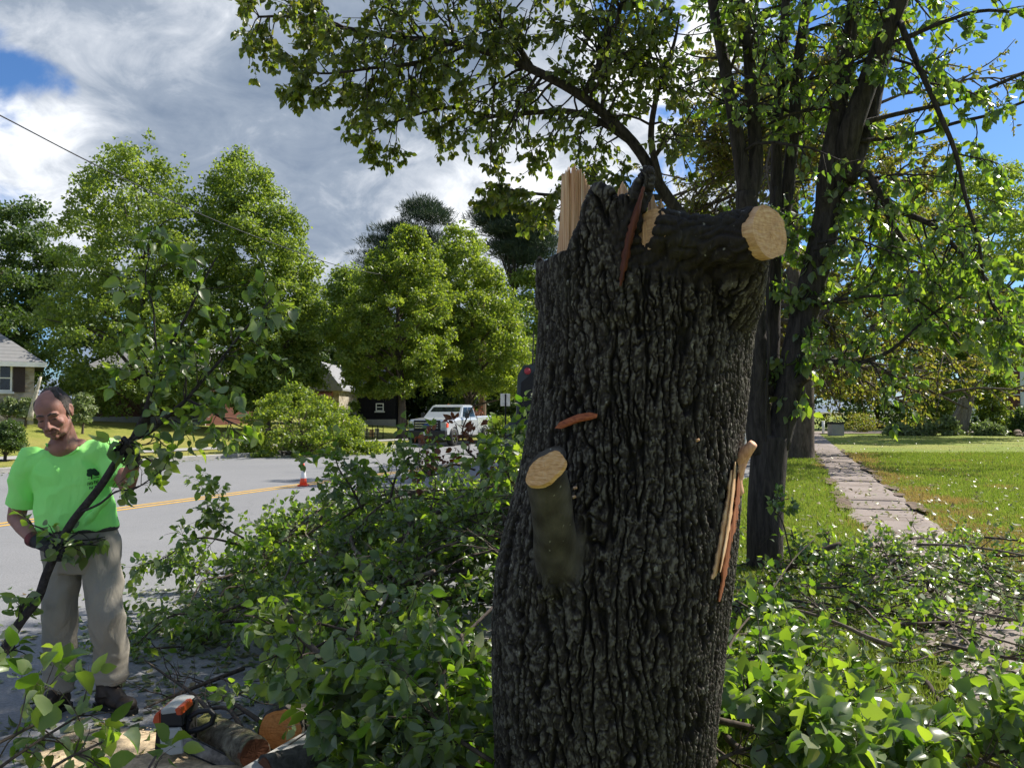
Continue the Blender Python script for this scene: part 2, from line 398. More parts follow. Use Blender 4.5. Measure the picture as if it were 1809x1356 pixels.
def m_grass(name, a, b, dry):
    m = MT(name); v = m.coord(); big = m.noise(v, 0.22, 5, 0.6); mid = m.noise(v, 2.2, 4, 0.6); fine = m.noise(m.coord(scale=(1, 1, 1)), 45, 3, 0.7)
    c = m.ramp(mid, [(0.3, a), (0.7, b)])
    c = m.mix(m.ramp(big, [(0.46, (0, 0, 0)), (0.66, (0.75, 0.75, 0.75))]), c, dry)
    c = m.mix(m.ramp(fine, [(0.3, (0.55, 0.55, 0.55)), (0.6, (0, 0, 0))]), c, tuple(x * 0.45 for x in a))
    return m.done(m.principled(c, 0.8, 0, 0.2, m.bump(fine, 0.9, 0.03)))
def m_concrete(name='concrete_walk', col=(0.27, 0.225, 0.20)):
    m = MT(name); v = m.coord(); big = m.noise(v, 0.9, 6, 0.65); f = m.noise(v, 40, 4)
    c = m.ramp(big, [(0.3, tuple(x * 0.62 for x in col)), (0.5, col), (0.75, tuple(min(1, x * 1.25) for x in col))])
    c = m.mix(0.3, c, m.ramp(f, [(0.3, tuple(x * 0.5 for x in col)), (0.7, tuple(min(1, x * 1.4) for x in col))]))
    return m.done(m.principled(c, 0.9, 0, 0.3, m.bump(f, 0.5, 0.006)))
M_ASPH = m_asphalt()
M_LAWN = m_grass('lawn_grass', (0.16, 0.22, 0.022), (0.24, 0.30, 0.035), (0.36, 0.32, 0.08))
M_LAWNF = m_grass('far_lawn_grass', (0.20, 0.24, 0.04), (0.33, 0.33, 0.07), (0.42, 0.34, 0.11))
M_DIRT = m_grass('bare_ground', (0.10, 0.11, 0.03), (0.17, 0.16, 0.05), (0.24, 0.17, 0.09))
M_WALK = m_concrete()
M_CURB = m_concrete('curb_stone', (0.36, 0.35, 0.33))
M_YEL = simple('yellow_road_paint', (0.62, 0.36, 0.055), 0.7, var=0.12, scale=12)

# ------------------------------------------------------------------ road frame
A = R(23.0); U = np.array([math.sin(A), math.cos(A)]); NL = np.array([-math.cos(A), math.sin(A)])
def sd2xy(s, d): return s * U[0] + d * NL[0], s * U[1] + d * NL[1]
def xy2sd(x, y): return x * U[0] + y * U[1], x * NL[0] + y * NL[1]
def Fedge(s): return np.interp(s, [-60, 10, 20, 28, 37, 60, 90, 150], [20.6, 20.6, 20.3, 18.9, 17.8, 19.5, 25, 40])
def Nedge(s): return np.interp(s, [-60, 20, 28, 50, 60, 90, 150], [2.3, 2.3, 2.8, 6.0, 8.2, 15, 31])
def Ced(s): return np.interp(s, [-60, 20, 28, 50, 60, 90, 150], [11.15, 11.15, 10.9, 12.0, 13.5, 20, 36])
def terr(x, y):
    s, d = xy2sd(x, y); f = d - Fedge(s)
    rise = np.interp(s, [0, 24, 34, 60, 200], [1.35, 1.3, 0.75, 0.55, 0.5])
    left = 0.13 + rise * ss(f, 3.0, 17)
    return np.where(f > 0, left, np.where(d > Nedge(s), 0.0, 0.13))
def tz(x, y): return float(terr(np.array([x]), np.array([y]))[0])

def strip(name, s0, s1, ns, f0, f1, nd, zfun, mat, pw=1.0, kind='structure'):
    s = np.linspace(s0, s1, ns); t = np.linspace(0, 1, nd) ** pw; a = f0(s); b = f1(s)
    D = a[:, None] + (b - a)[:, None] * t[None, :]; SS = np.repeat(s[:, None], nd, 1); X, Y = sd2xy(SS, D); Z = zfun(X, Y, SS, D)
    mb = MB().quadgrid(np.stack([X, Y, Z], -1).reshape(-1, 3), ns, nd); o = mb.build(name, mat, None, True); props(o, kind=kind); return o
zero = lambda X, Y, SS, D: 0 * X
g = MB().quadgrid(np.array([(x, y, -0.45) for y in (-1400, 2600) for x in (-2000, 2000)]), 2, 2).build('ground', M_DIRT); props(g, kind='structure')
strip('road', -60, 300, 90, lambda s: Nedge(s) - 0.25, lambda s: Fedge(s) + 0.25, 12, zero, M_ASPH)
strip('lawn_left', -60, 300, 180, Fedge, lambda s: Fedge(s) + 160, 60, lambda X, Y, SS, D: terr(X, Y) + 0.001 + 0.02 * np.clip(D - Fedge(SS), 0, 1) * perlin(np.stack([X * .5, Y * .5, X * 0], -1).reshape(-1, 3)).reshape(X.shape), M_LAWNF, 2.0)
def lawnz(X, Y, SS, D): return 0.13 + 0.025 * fbm(np.stack([X * .35, Y * .35, X * 0], -1).reshape(-1, 3), 3).reshape(X.shape) * np.clip(Nedge(SS) - D, 0, 1)
strip('lawn_right', -60, 300, 300, Nedge, lambda s: Nedge(s) - 160, 110, lawnz, M_LAWN, 1.7)
# kerbs (a real step), split in stones by the material only
def kerb(name, ef, side):
    s = np.linspace(-60, 140, 260); e = ef(s); prof = [(-0.0, -0.05), (-0.0, 0.12), (0.02, 0.14), (0.16, 0.14), (0.16, -0.05)]
    V = []
    for si, ei in zip(s, e):
        for a, z in prof: x, y = sd2xy(si, ei + side * (a - 0.05)); V.append((x, y, z))
    props(MB().quadgrid(V, len(s), len(prof)).build(name, M_CURB), kind='structure')
kerb('kerb_left', Fedge, 1); kerb('kerb_right', Nedge, -1)
for off in (-0.13, 0.13):
    strip('road_marking', -60, 140, 160, lambda s: Ced(s) + off - 0.055, lambda s: Ced(s) + off + 0.055, 2, lambda X, Y, SS, D: 0 * X + 0.004, M_YEL)
# pavement along the right lawn: separate worn slabs
rng = np.random.RandomState(3)
SW0 = np.array([4.78, 9.9]); SWU = unit(np.array([math.sin(R(19.1)), math.cos(R(19.1))])); SWN = np.array([SWU[1], -SWU[0]])
mb = MB(); L = -14.0
while L < 44:
    ln = rng.uniform(1.15, 1.35); w0 = -0.52 + rng.uniform(-.03, .03); w1 = 0.50 + rng.uniform(-.03, .03); zc = 0.172 + rng.uniform(-.012, .014)
    n = 9; V = []
    for i in range(n):
        for j in range(n):
            a = L + 0.015 + (ln - 0.03) * i / (n - 1); b = w0 + (w1 - w0) * j / (n - 1); e_ = 0.04 * perlin(np.array([[a * 2.1, b * 2.1, 3.3]]))[0] * (1 if j in (0, n - 1) else 0)
            p = SW0 + SWU * a + SWN * (b + e_); V.append((p[0], p[1], zc + 0.006 * perlin(np.array([[a * 1.3, b * 1.5, 0.5]]))[0] - (0.03 if i in (0, n - 1) or j in (0, n - 1) else 0)))
    mb.quadgrid(V, n, n); L += ln
props(mb.build('pavement', M_WALK, None, True), kind='structure')
# cross street and its kerb line beyond the lawn
mb = MB(); mb.add([(14, 50.8, 0.19), (46, 58.5, 0.19), (46, 64.5, 0.19), (12, 56, 0.19)], [(0, 1, 2, 3)]); props(mb.build('side_street', M_WALK), kind='structure')
# far-side footpath and house drive
strip('footpath', 0, 140, 60, lambda s: Fedge(s) + 3.1, lambda s: Fedge(s) + 4.3, 3, lambda X, Y, SS, D: terr(X, Y) + 0.03, M_CURB)

# dry patches along the pavement edge
def patch(name, cx, cy_, rx, ry, z, mat, rot=0, n=26, seed=1, kind='structure', amp=0.35):
    r_ = np.random.RandomState(seed); V = [(cx, cy_, z)]; 
    for k in range(n):
        t = 2 * math.pi * k / n; f = 1 + amp * perlin(np.array([[math.cos(t) * 1.7 + seed, math.sin(t) * 1.7, seed * 3.1]]))[0]
        a, b = rx * f * math.cos(t), ry * f * math.sin(t); V.append((cx + a * math.cos(rot) - b * math.sin(rot), cy_ + a * math.sin(rot) + b * math.cos(rot), z))
    return props(MB().add(V, [(0, 1 + k, 1 + (k + 1) % n) for k in range(n)]).build(name, mat), kind=kind)

# ------------------------------------------------------------------ grass blades near the camera side of the lawn
M_BLADE = leafmat('grass_blade', [(0.14, 0.22, 0.022), (0.21, 0.28, 0.03), (0.28, 0.31, 0.05), (0.36, 0.30, 0.09)], [(0.22, 0.36, 0.03), (0.34, 0.42, 0.06)], tmix=0.4, rough=0.5)
rng = np.random.RandomState(11); N0 = 170000
Yv = 3 + 25 * rng.uniform(0, 1, N0 * 2) ** 1.5; Xv = rng.uniform(0.1, 0.66, N0 * 2) * Yv + 0.3
s_, d_ = xy2sd(Xv, Yv); rel = (Xv - SW0[0]) * SWN[0] + (Yv - SW0[1]) * SWN[1]; edge = np.abs(rel)
ok = (d_ < Nedge(s_) - 0.15) & (edge > 0.50 + 0.16 * perlin(np.stack([Xv * 1.5, Yv * 1.5, Xv * 0 + 2], -1)))
pt = fbm(np.stack([Xv * .5, Yv * .5, Xv * 0 + 4], -1), 2); dens = ss(pt, -0.55, 0.1); ok &= rng.uniform(0, 1, N0 * 2) < 0.35 + 0.65 * dens
Xv, Yv = Xv[ok][:N0], Yv[ok][:N0]; n = len(Xv); h = rng.uniform(0.03, 0.075, n) * (0.8 + Yv / 30); w = 0.005 * (0.6 + Yv / 8)
a = rng.uniform(0, 2 * math.pi, n); base = np.stack([Xv, Yv, np.full(n, 0.135)], -1); side = np.stack([np.cos(a), np.sin(a), 0 * a], -1) * w[:, None]
tip = base + np.stack([rng.normal(0, .022, n), rng.normal(0, .022, n), h], -1)
V = np.stack([base - side, base + side, tip], 1).reshape(-1, 3)
rel = (Xv - SW0[0]) * SWN[0] + (Yv - SW0[1]) * SWN[1]; dn = fbm(np.stack([Xv * .8, Yv * .8, Xv * 0 + 8], -1), 3) + .55 * ss(2.0 - rel, 0, 1.4) * (rel > 0) - .12 + .25 * ss(.9 + rel, 0, .4) * (rel < 0)
dry = dn + rng.normal(0, .12, n) > .31; V = V.reshape(n, 3, 3)
for nm, mk, mt_, lb in (('grass', ~dry, M_BLADE, 'short green lawn grass either side of the pavement'), ('dry_grass', dry, leafmat('dry_grass_blade', [(0.30, 0.20, 0.07), (0.42, 0.29, 0.12), (0.34, 0.30, 0.08)], [(0.5, 0.35, 0.1), (.5, .45, .12)], tmix=.3, rough=.6), 'dry straw-coloured grass along the pavement edge')):
    props(raw_mesh(nm, V[mk].reshape(-1, 3), np.arange(3 * mk.sum()), np.full(mk.sum(), 3), mt_, None, False), lb, 'grass', kind='stuff')
M_SOIL = simple('brown_soil', (.13, .09, .06), .95, var=.4, scale=14, bump=.6)
_n0 = set(o.name for o in COL.objects)
rp_ = random.Random(21)
for k in range(46):
    L_ = rp_.uniform(1.5, 26); sd0 = rp_.choice([-1, 1]); p = SW0 + SWU * L_ + SWN * (sd0 * rp_.uniform(.46, .58)); patch('soil', p[0], p[1], rp_.uniform(.05, .11), rp_.uniform(.2, .6), .186 + .0007 * k % .01, M_SOIL, R(-19), 22, k + 1, amp=.7)
for k in range(20):
    L_ = 1 + k * 1.25; p = SW0 + SWU * L_; patch('soil', p[0], p[1], .46, .03, .1885, M_SOIL, R(-19), 26, k + 61, amp=.6)

_soil = [o for o in COL.objects if o.name not in _n0 and o.name.startswith('soil')]; _mb = MB()
for o in _soil:
    _mb.add([v.co[:] for v in o.data.vertices], [list(p.vertices) for p in o.data.polygons]); bpy.data.objects.remove(o)
props(_mb.build('soil', M_SOIL), kind='structure')
# ------------------------------------------------------------------ bark for far and middle trees
def m_bark(name, dark, light, sc=(1, 1, 0.25), k=14, bump=0.8, dist=0.03):
    m = MT(name); v = m.coord(scale=sc); a = m.noise(v, k, 6, 0.65, 0.6); b = m.noise(m.coord(), 3, 3)
    c = m.ramp(a, [(0.35, dark), (0.65, light)]); c = m.mix(m.math('MULTIPLY', b, 0.4), c, tuple((x + y) / 2 for x, y in zip(dark, light)))
    return m.done(m.principled(c, 0.9, 0, 0.25, m.bump(a, bump, dist)))
M_BARKF = m_bark('grey_brown_bark', (0.045, 0.036, 0.03), (0.16, 0.13, 0.105))
M_BARK2 = m_bark('young_tree_bark', (0.014, 0.012, 0.011), (0.085, 0.070, 0.064), (1, 1, 0.18), 26, 0.9, 0.02)
G = lambda *a: list(a)
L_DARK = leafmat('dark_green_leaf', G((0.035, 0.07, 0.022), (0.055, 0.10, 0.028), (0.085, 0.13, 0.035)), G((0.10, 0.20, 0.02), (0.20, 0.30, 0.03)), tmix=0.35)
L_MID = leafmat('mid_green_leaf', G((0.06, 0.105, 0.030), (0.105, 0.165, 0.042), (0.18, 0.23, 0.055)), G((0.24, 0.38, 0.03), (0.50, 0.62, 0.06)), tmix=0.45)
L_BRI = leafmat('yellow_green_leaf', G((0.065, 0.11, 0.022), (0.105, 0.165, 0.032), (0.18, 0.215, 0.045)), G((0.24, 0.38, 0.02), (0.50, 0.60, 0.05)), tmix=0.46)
L_OLV = leafmat('olive_brown_leaf', G((0.05, 0.07, 0.018), (0.09, 0.10, 0.025), (0.12, 0.10, 0.035), (0.08, 0.11, 0.02)), G((0.26, 0.36, 0.02), (0.42, 0.46, 0.04), (.42,.32,.06), (.3,.42,.03)), tmix=0.45)
L_PINE = leafmat('pine_needle', G((0.018, 0.040, 0.024), (0.035, 0.065, 0.038), (0.06, 0.09, 0.05)), G((0.05, 0.09, 0.03), (0.08, 0.13, 0.05)), tmix=0.15, rough=0.5)
L_PALE = leafmat('pale_grey_green_leaf', G((0.10, 0.15, 0.06), (0.16, 0.21, 0.09), (0.24, 0.28, 0.15)), G((0.2, 0.3, 0.06), (0.3, 0.4, 0.1)), tmix=0.3, rough=0.4)

def crown(rng, X0, Y0, prof, nclump, per, rc, flat=0.75, inner=0.35, dscale=1.0, spikes=(), needle=False, edge=0.16):
    """prof: [(z, xl, xr)] absolute. Returns clump centres, leaf P, D, N."""
    prof = sorted(prof); Z = np.array([p[0] for p in prof]); XL = np.array([p[1] for p in prof]); XR = np.array([p[2] for p in prof])
    zz = np.linspace(Z[0], Z[-1], 60); hw = (np.interp(zz, Z, XR) - np.interp(zz, Z, XL)) / 2; w = np.maximum(hw, 0.05) ** 1.5; w /= w.sum()
    z = rng.choice(zz, nclump, p=w) + rng.uniform(-.5, .5, nclump) * (zz[1] - zz[0]); h = (np.interp(z, Z, XR) - np.interp(z, Z, XL)) / 2; c = (np.interp(z, Z, XR) + np.interp(z, Z, XL)) / 2
    r_c = rc * rng.uniform(0.55, 1.25, nclump); th = rng.uniform(0, 2 * math.pi, nclump); rho = rng.uniform(inner ** 2, 1, nclump) ** 0.5
    h = h * (1 + edge * perlin(np.stack([np.cos(th) * 1.5, np.sin(th) * 1.5, z * 0.6 / max(rc, .3)], -1))); he = np.maximum(h - r_c * 0.55, h * 0.25)
    C = np.stack([c + he * rho * np.cos(th), Y0 + he * dscale * rho * np.sin(th), z], -1)
    for (sx, sz0, sz1, sr) in spikes:
        k = max(3, int((sz1 - sz0) / (sr * 0.9))); t = np.linspace(0, 1, k)
        C = np.vstack([C, np.stack([sx + rng.normal(0, sr * .25, k), Y0 + rng.normal(0, sr * .4, k), sz0 + (sz1 - sz0) * t], -1)]); r_c = np.concatenate([r_c, sr * (1 - 0.55 * t)])
    n = len(C); wgt = r_c ** 2; cnt = np.maximum(6, (per * wgt / np.mean(rc ** 2 * 0.86)).astype(int)); idx = np.repeat(np.arange(n), cnt); m = len(idx)
    d = unit(rng.normal(size=(m, 3))); d[:, 2] = np.where(d[:, 2] < -0.3, d[:, 2] * -0.6, d[:, 2])
    P = C[idx] + d * np.array([1, 1, flat]) * (r_c[idx] * (0.35 + 0.7 * rng.uniform(0, 1, m) ** 0.7))[:, None]
    if needle: D = unit(d * 0.8 + rng.normal(0, .5, (m, 3)) + np.array([0, 0, .45])); N = rng.normal(size=(m, 3))
    else: D = unit(rng.normal(size=(m, 3)) + d * 0.4 + np.array([0, 0, -0.35])); N = unit(d * 0.9 + rng.normal(0, .7, (m, 3)) + np.array([0, 0, 0.35]))
    return C, P, D, N
def far_tree(name, label, Y, pxprof, base_px, mat, leaf=0.2, nclump=120, per=150, rc=0.9, trunk_r=0.25, seed=1, spikes=(), needle=False, limbs=26, bark=None, group=None, cat='tree', flat=0.75, inner=0.35, base_z=None, edge=0.16, dscale=1.0, trunk_top=0.6, trunk_pts=None):
    rng = np.random.RandomState(seed)
    prof = [(at(0, y, Y).z, at(xl, y, Y).x, at(xr, y, Y).x) for (y, xl, xr) in pxprof]
    sp = []
    for (sx, y0, y1, sr) in spikes: sp.append((at(sx, y0, Y).x, at(0, y0, Y).z, at(0, y1, Y).z, sr))
    bx = at(base_px, 727, Y).x; bz = tz(bx, Y) if base_z is None else base_z
    t = empty(name, (bx, Y, bz), label, cat, group)
    ztop = max(p[0] for p in prof); zb = min(p[0] for p in prof)
    C, P, D, N = crown(rng, bx, Y, prof, nclump, per, rc, flat, inner, dscale, sp, needle, edge)
    b = Branch(seed); zt = bz + (ztop - bz) * trunk_top
    cx = np.mean(C[:, 0])
    if trunk_pts is None: trunk = smoothpath([(bx, Y, bz - 0.1), (bx + .04, Y, bz + (zb - bz) * .6 + .3), (bx * .6 + cx * .4, Y, bz + (zt - bz) * .6), (cx, Y, zt)], 5)
    else: trunk = smoothpath(trunk_pts, 5)
    rad = trunk_r * np.linspace(1, 0.25, len(trunk)); rad[0] *= 1.35; b.tube(trunk, rad)
    for i in rng.choice(len(C), min(limbs, len(C)), replace=False):
        c = C[i]; zz_ = np.clip(c[2] - 0.45 * np.hypot(c[0] - cx, c[1] - Y) - 0.6, bz + (zb - bz) * 0.75, zt); k = int(np.argmin(np.abs(trunk[:, 2] - zz_))); p = trunk[k]
        mid = (p + c) / 2 + np.array([0, 0, 0.12 * np.linalg.norm(c - p)]) + rng.normal(0, .15, 3)
        pts = smoothpath([p, mid, c], 4); b.tube(pts, np.linspace(min(rad[k] * .55, trunk_r * .35), trunk_r * .06, len(pts)))
    b.wood('trunk', bark or M_BARKF, t, rbig=trunk_r)
    sz = leaf * rng.uniform(0.6, 1.25, len(P))
    leaves_mesh('crown', P, D, N, sz, T_NEEDLE if needle else T_FAR, mat, t, rng, curl=False, smooth=False)
    return t

far_tree('oak_tree', 'dark evergreen-looking tree at the left edge behind the stone house roof', 50, [(345, 20, 75), (400, -60, 108), (450, -130, 130), (550, -170, 125), (640, -160, 110), (720, -120, 80)], -10, L_DARK, 0.24, 200, 220, 1.0, 0.3, 21, edge=0.3)
far_tree('linden_tree', 'tallest tree with upright ragged leaders beside the stone house', 40, [(290, 175, 320), (340, 120, 345), (400, 90, 370), (470, 92, 385), (540, 78, 420), (600, 60, 440), (660, 60, 445), (700, 80, 430), (728, 130, 400)], 255, L_MID, 0.18, 520, 120, 0.6, 0.3, 22, flat=1.25,
    spikes=[(262, 330, 240, 0.62), (187, 330, 258, 0.42), (228, 320, 282, 0.4), (318, 340, 275, 0.4), (290, 320, 285, .4), (128, 400, 310, 0.4), (345, 380, 320, .35), (120, 400, 340, .4)], inner=0.3, edge=0.25)
far_tree('maple_tree', 'tall full maple with bright sunlit right edge right of the tallest tree', 42, [(278, 390, 440), (330, 352, 495), (400, 345, 545), (460, 350, 568), (540, 350, 580), (600, 360, 583), (660, 380, 575), (725, 390, 570)], 470, L_MID, 0.18, 520, 130, 0.6, 0.28, 23, flat=1.2, spikes=[(415, 320, 268, .5), (470, 345, 300, .45), (382, 340, 290, .35)], inner=0.35, edge=0.2)
far_tree('maple_tree', 'round low-branched maple on the verge left of the parked pickup truck', 43, [(412, 695, 740), (450, 650, 778), (500, 620, 800), (560, 590, 812), (620, 582, 812), (665, 585, 795), (700, 630, 745)], 709, L_BRI, 0.17, 400, 130, 0.5, 0.27, 24, edge=.25, flat=1.0, inner=0.35, spikes=[(715, 450, 402, .45), (668, 480, 430, .35)], trunk_top=0.75)
far_tree('maple_tree', 'taller sunlit maple between the round maple and the stump', 48, [(405, 785, 835), (450, 762, 872), (500, 738, 900), (560, 725, 925), (610, 735, 945), (650, 755, 952), (700, 800, 948)], 826, L_BRI, 0.18, 420, 130, 0.58, 0.26, 25, flat=1.0, spikes=[(815, 450, 390, .5), (860, 480, 440, .4)], edge=0.2)
far_tree('pine_tree', 'dark pine with spread plumes rising behind the round maple', 72, [(362, 725, 785), (400, 668, 800), (440, 645, 806), (500, 625, 800), (560, 640, 800)], 745, L_PINE, 0.55, 130, 330, 1.5, 0.35, 26, needle=True, flat=0.5, spikes=[(640, 470, 440, .8), (700, 420, 390, .8)], limbs=40)
far_tree('pine_tree', 'dark pine with bare lower limbs directly left of the stump top', 66, [(362, 840, 900), (385, 828, 970), (420, 850, 985), (455, 872, 985), (475, 890, 975)], 902, L_PINE, 0.55, 110, 340, 1.4, 0.35, 27, needle=True, flat=0.45, limbs=50)
# woods behind, each tree its own
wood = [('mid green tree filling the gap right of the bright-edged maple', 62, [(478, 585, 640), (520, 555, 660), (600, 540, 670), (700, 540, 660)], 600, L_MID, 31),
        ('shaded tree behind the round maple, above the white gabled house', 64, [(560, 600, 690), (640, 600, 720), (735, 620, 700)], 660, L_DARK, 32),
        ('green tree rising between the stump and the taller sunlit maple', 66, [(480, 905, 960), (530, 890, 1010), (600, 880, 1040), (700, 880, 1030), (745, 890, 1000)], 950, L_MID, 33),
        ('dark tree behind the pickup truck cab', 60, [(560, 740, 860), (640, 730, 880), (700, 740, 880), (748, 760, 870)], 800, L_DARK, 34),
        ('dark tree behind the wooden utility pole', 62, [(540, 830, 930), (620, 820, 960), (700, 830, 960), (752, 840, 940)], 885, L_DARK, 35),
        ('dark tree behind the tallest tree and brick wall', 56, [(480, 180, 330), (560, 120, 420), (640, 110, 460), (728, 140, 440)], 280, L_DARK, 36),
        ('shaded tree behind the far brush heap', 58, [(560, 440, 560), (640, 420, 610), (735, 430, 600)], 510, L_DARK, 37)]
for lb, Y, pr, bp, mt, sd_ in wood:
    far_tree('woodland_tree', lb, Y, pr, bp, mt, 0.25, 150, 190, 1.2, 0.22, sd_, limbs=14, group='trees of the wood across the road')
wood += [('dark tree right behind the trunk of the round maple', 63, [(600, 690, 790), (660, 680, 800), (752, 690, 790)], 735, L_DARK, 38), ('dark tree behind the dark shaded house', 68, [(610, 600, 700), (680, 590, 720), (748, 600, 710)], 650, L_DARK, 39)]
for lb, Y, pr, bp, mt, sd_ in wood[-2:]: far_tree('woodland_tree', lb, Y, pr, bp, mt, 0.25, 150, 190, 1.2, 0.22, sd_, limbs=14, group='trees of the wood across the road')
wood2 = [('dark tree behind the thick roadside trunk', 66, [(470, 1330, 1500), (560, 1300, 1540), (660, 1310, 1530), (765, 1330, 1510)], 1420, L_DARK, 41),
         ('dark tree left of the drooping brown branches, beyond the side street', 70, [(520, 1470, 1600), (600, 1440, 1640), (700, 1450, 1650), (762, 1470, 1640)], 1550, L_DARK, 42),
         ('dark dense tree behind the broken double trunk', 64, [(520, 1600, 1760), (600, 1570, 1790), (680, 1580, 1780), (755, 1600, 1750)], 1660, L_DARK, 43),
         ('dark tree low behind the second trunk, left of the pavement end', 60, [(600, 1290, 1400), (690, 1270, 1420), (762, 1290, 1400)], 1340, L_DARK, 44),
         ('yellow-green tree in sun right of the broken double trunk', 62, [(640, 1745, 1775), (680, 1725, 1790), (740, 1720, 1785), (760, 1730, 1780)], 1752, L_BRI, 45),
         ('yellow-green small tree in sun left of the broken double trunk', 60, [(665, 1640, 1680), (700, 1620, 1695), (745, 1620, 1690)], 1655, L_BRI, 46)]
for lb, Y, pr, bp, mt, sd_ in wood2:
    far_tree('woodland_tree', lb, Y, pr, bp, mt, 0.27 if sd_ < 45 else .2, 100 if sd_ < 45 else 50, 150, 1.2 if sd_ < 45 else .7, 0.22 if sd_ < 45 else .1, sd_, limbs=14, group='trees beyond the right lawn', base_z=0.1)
far_tree('maple_tree', 'broad maple under blue sky at the right edge', 46, [(292, 1650, 1735), (320, 1570, 1800), (380, 1545, 1850), (450, 1530, 1890), (530, 1540, 1900), (590, 1600, 1900), (640, 1740, 1900)], 1845, L_MID, 0.2, 260, 170, 0.85, 0.35, 47, base_z=0.1, edge=0.22, spikes=[(1640, 330, 300, .5), (1705, 320, 285, .5)])
far_tree('fir_tree', 'dark drooping evergreen hanging in front of the white house', 55, [(560, 1790, 1860), (600, 1785, 1880), (640, 1800, 1890)], 1850, L_PINE, 0.4, 60, 150, 1.0, 0.25, 48, needle=True, base_z=0.1)
# broken double-trunk tree on the lawn edge
Yb = 51
far_tree('broken_tree', 'broken grey double-trunk tree with one snapped stem on the lawn edge', Yb, [(560, 1640, 1730), (600, 1615, 1755), (650, 1640, 1745), (690, 1665, 1735)], 1700, L_DARK, 0.2, 70, 130, 0.8, 0.24, 49, base_z=0.1,
         trunk_pts=[at(1700, 770, Yb), at(1712, 720, Yb), at(1718, 690, Yb), at(1725, 650, Yb), at(1700, 600, Yb)], bark=m_bark('pale_grey_bark', (0.12, 0.10, 0.085), (0.30, 0.26, 0.22)))
tb = bpy.data.objects[-1] if False else [o for o in COL.objects if o.name.startswith('broken_tree')][0]
b = Branch(5); b.tube(smoothpath([at(1696, 770, Yb), at(1699, 735, Yb), at(1703, 712, Yb), at(1698, 703, Yb)], 4), np.linspace(.36, .22, 13)); b.tube(smoothpath([at(1698, 705, Yb), at(1690, 728, Yb - .5), at(1672, 748, Yb - 1), at(1668, 762, Yb - 1)], 4), np.linspace(.14, .05, 13))
b.wood('snapped_stem', bpy.data.materials['pale_grey_bark'], tb, rbig=.3)
# roadside tree behind the second trunk (small leaves, olive and brown)
Yr = 24.7; bxr = at(1415, 727, Yr).x
b = Branch(60); rngt = b.rng; tr = empty('roadside_tree', (bxr, Yr, 0.13), 'thick dark trunk tree beside the pavement behind the second trunk, olive drooping leaves', 'tree')
trunk = smoothpath([(bxr, Yr, 0.0), (bxr, Yr, .6), (bxr + .05, Yr, 2.2), (bxr + .1, Yr, 3.4), (bxr - .2, Yr, 6), (bxr - .1, Yr, 9.5), (bxr, Yr, 13)], 4)
b.tube(trunk, np.interp(np.linspace(0, 1, len(trunk)), [0, .06, .3, 1], [.52, .40, .36, .06]))
for k in range(46):
    z0 = rngt.uniform(2.9, 11.5); p = np.array([np.interp(z0, trunk[:, 2], trunk[:, 0]), Yr, z0]); th = rngt.uniform(0, 2 * math.pi); L_ = np.interp(z0, [2, 5, 9, 12], [5.2, 5.6, 4.6, 2.5]) * rngt.uniform(.7, 1.1)
    d = np.array([math.cos(th), math.sin(th), np.interp(z0, [2, 5, 12], [0.05, 0.35, 1.0])])
    b.shoot(p, d, L_, 0.09, 2, 0.11, 30, 8, 0.25, 0.5, 0.3, 0.5, 0.75, 0.5, 0.2)
kp = []
for P_, D_, N_, S_ in zip(b.P, b.D, b.N, b.S):
    m_ = (P_[:, 2] > 2.1) | (rngt.uniform(size=len(P_)) < .22); m_ &= (P_[:, 2] > 1.2); kp.append((P_[m_], D_[m_], N_[m_], S_[m_]))
b.P, b.D, b.N, b.S = map(list, zip(*kp)); b.tubes = [t for t in b.tubes if t[0][:, 2].min() > 1.5 or t[1][0] > .2]
b.wood('trunk', M_BARKF, tr, rbig=.35); b.foliage('crown', L_OLV, tr, T_MID)

# ------------------------------------------------------------------ far brush heaps, shrubs, bushes
def bush(name, label, Y, pr, bp, mat, leaf, ncl, per, rc, seed, cat, group=None, base_z=None, limbs=8, needle=False, part='trunk'):
    return far_tree(name, label, Y, pr, bp, mat, leaf, ncl, per, rc, 0.05, seed, limbs=limbs, cat=cat, group=group, base_z=base_z, inner=0.5, trunk_top=0.5, needle=needle)
bush('brush_heap', 'big yellow-green heap of cut branches on the far roadside left of the round maple', 30, [(684, 500, 535), (700, 465, 580), (725, 440, 615), (755, 420, 640), (785, 410, 662), (812, 420, 660)], 530, L_BRI, 0.12, 260, 62, 0.30, 71, 'brush heap', limbs=120)
bush('brush_heap', 'low tail of cut branches sprawling right of the big far heap', 31, [(770, 600, 650), (790, 590, 690), (806, 590, 700)], 640, L_BRI, 0.12, 30, 100, 0.3, 72, 'brush heap', limbs=12)
bush('brush_heap', 'sunlit heap of leafy branches on the grass behind the pickup truck', 41, [(742, 865, 900), (760, 858, 920), (780, 858, 925)], 890, L_BRI, 0.14, 40, 110, 0.4, 73, 'brush heap')
for i, (lb, a, b_, top) in enumerate([('leafy heap left end of the row beyond the lawn', 1560, 1612, 750), ('leafy heap second from the left in the row beyond the lawn', 1608, 1655, 748), ('tallest leafy heap against the broken trunk', 1650, 1700, 742), ('leafy heap just right of the broken double trunk', 1715, 1775, 746)]):
    bush('brush_heap', lb, 50 - i * .2, [(top, (a + b_) / 2 - 8, (a + b_) / 2 + 8), (top + 10, a + 5, b_ - 5), (770, a, b_)], (a + b_) / 2, L_PALE, 0.2, 26, 90, 0.45, 74 + i, 'brush heap', 'leafy heaps beyond the lawn', 0.1)
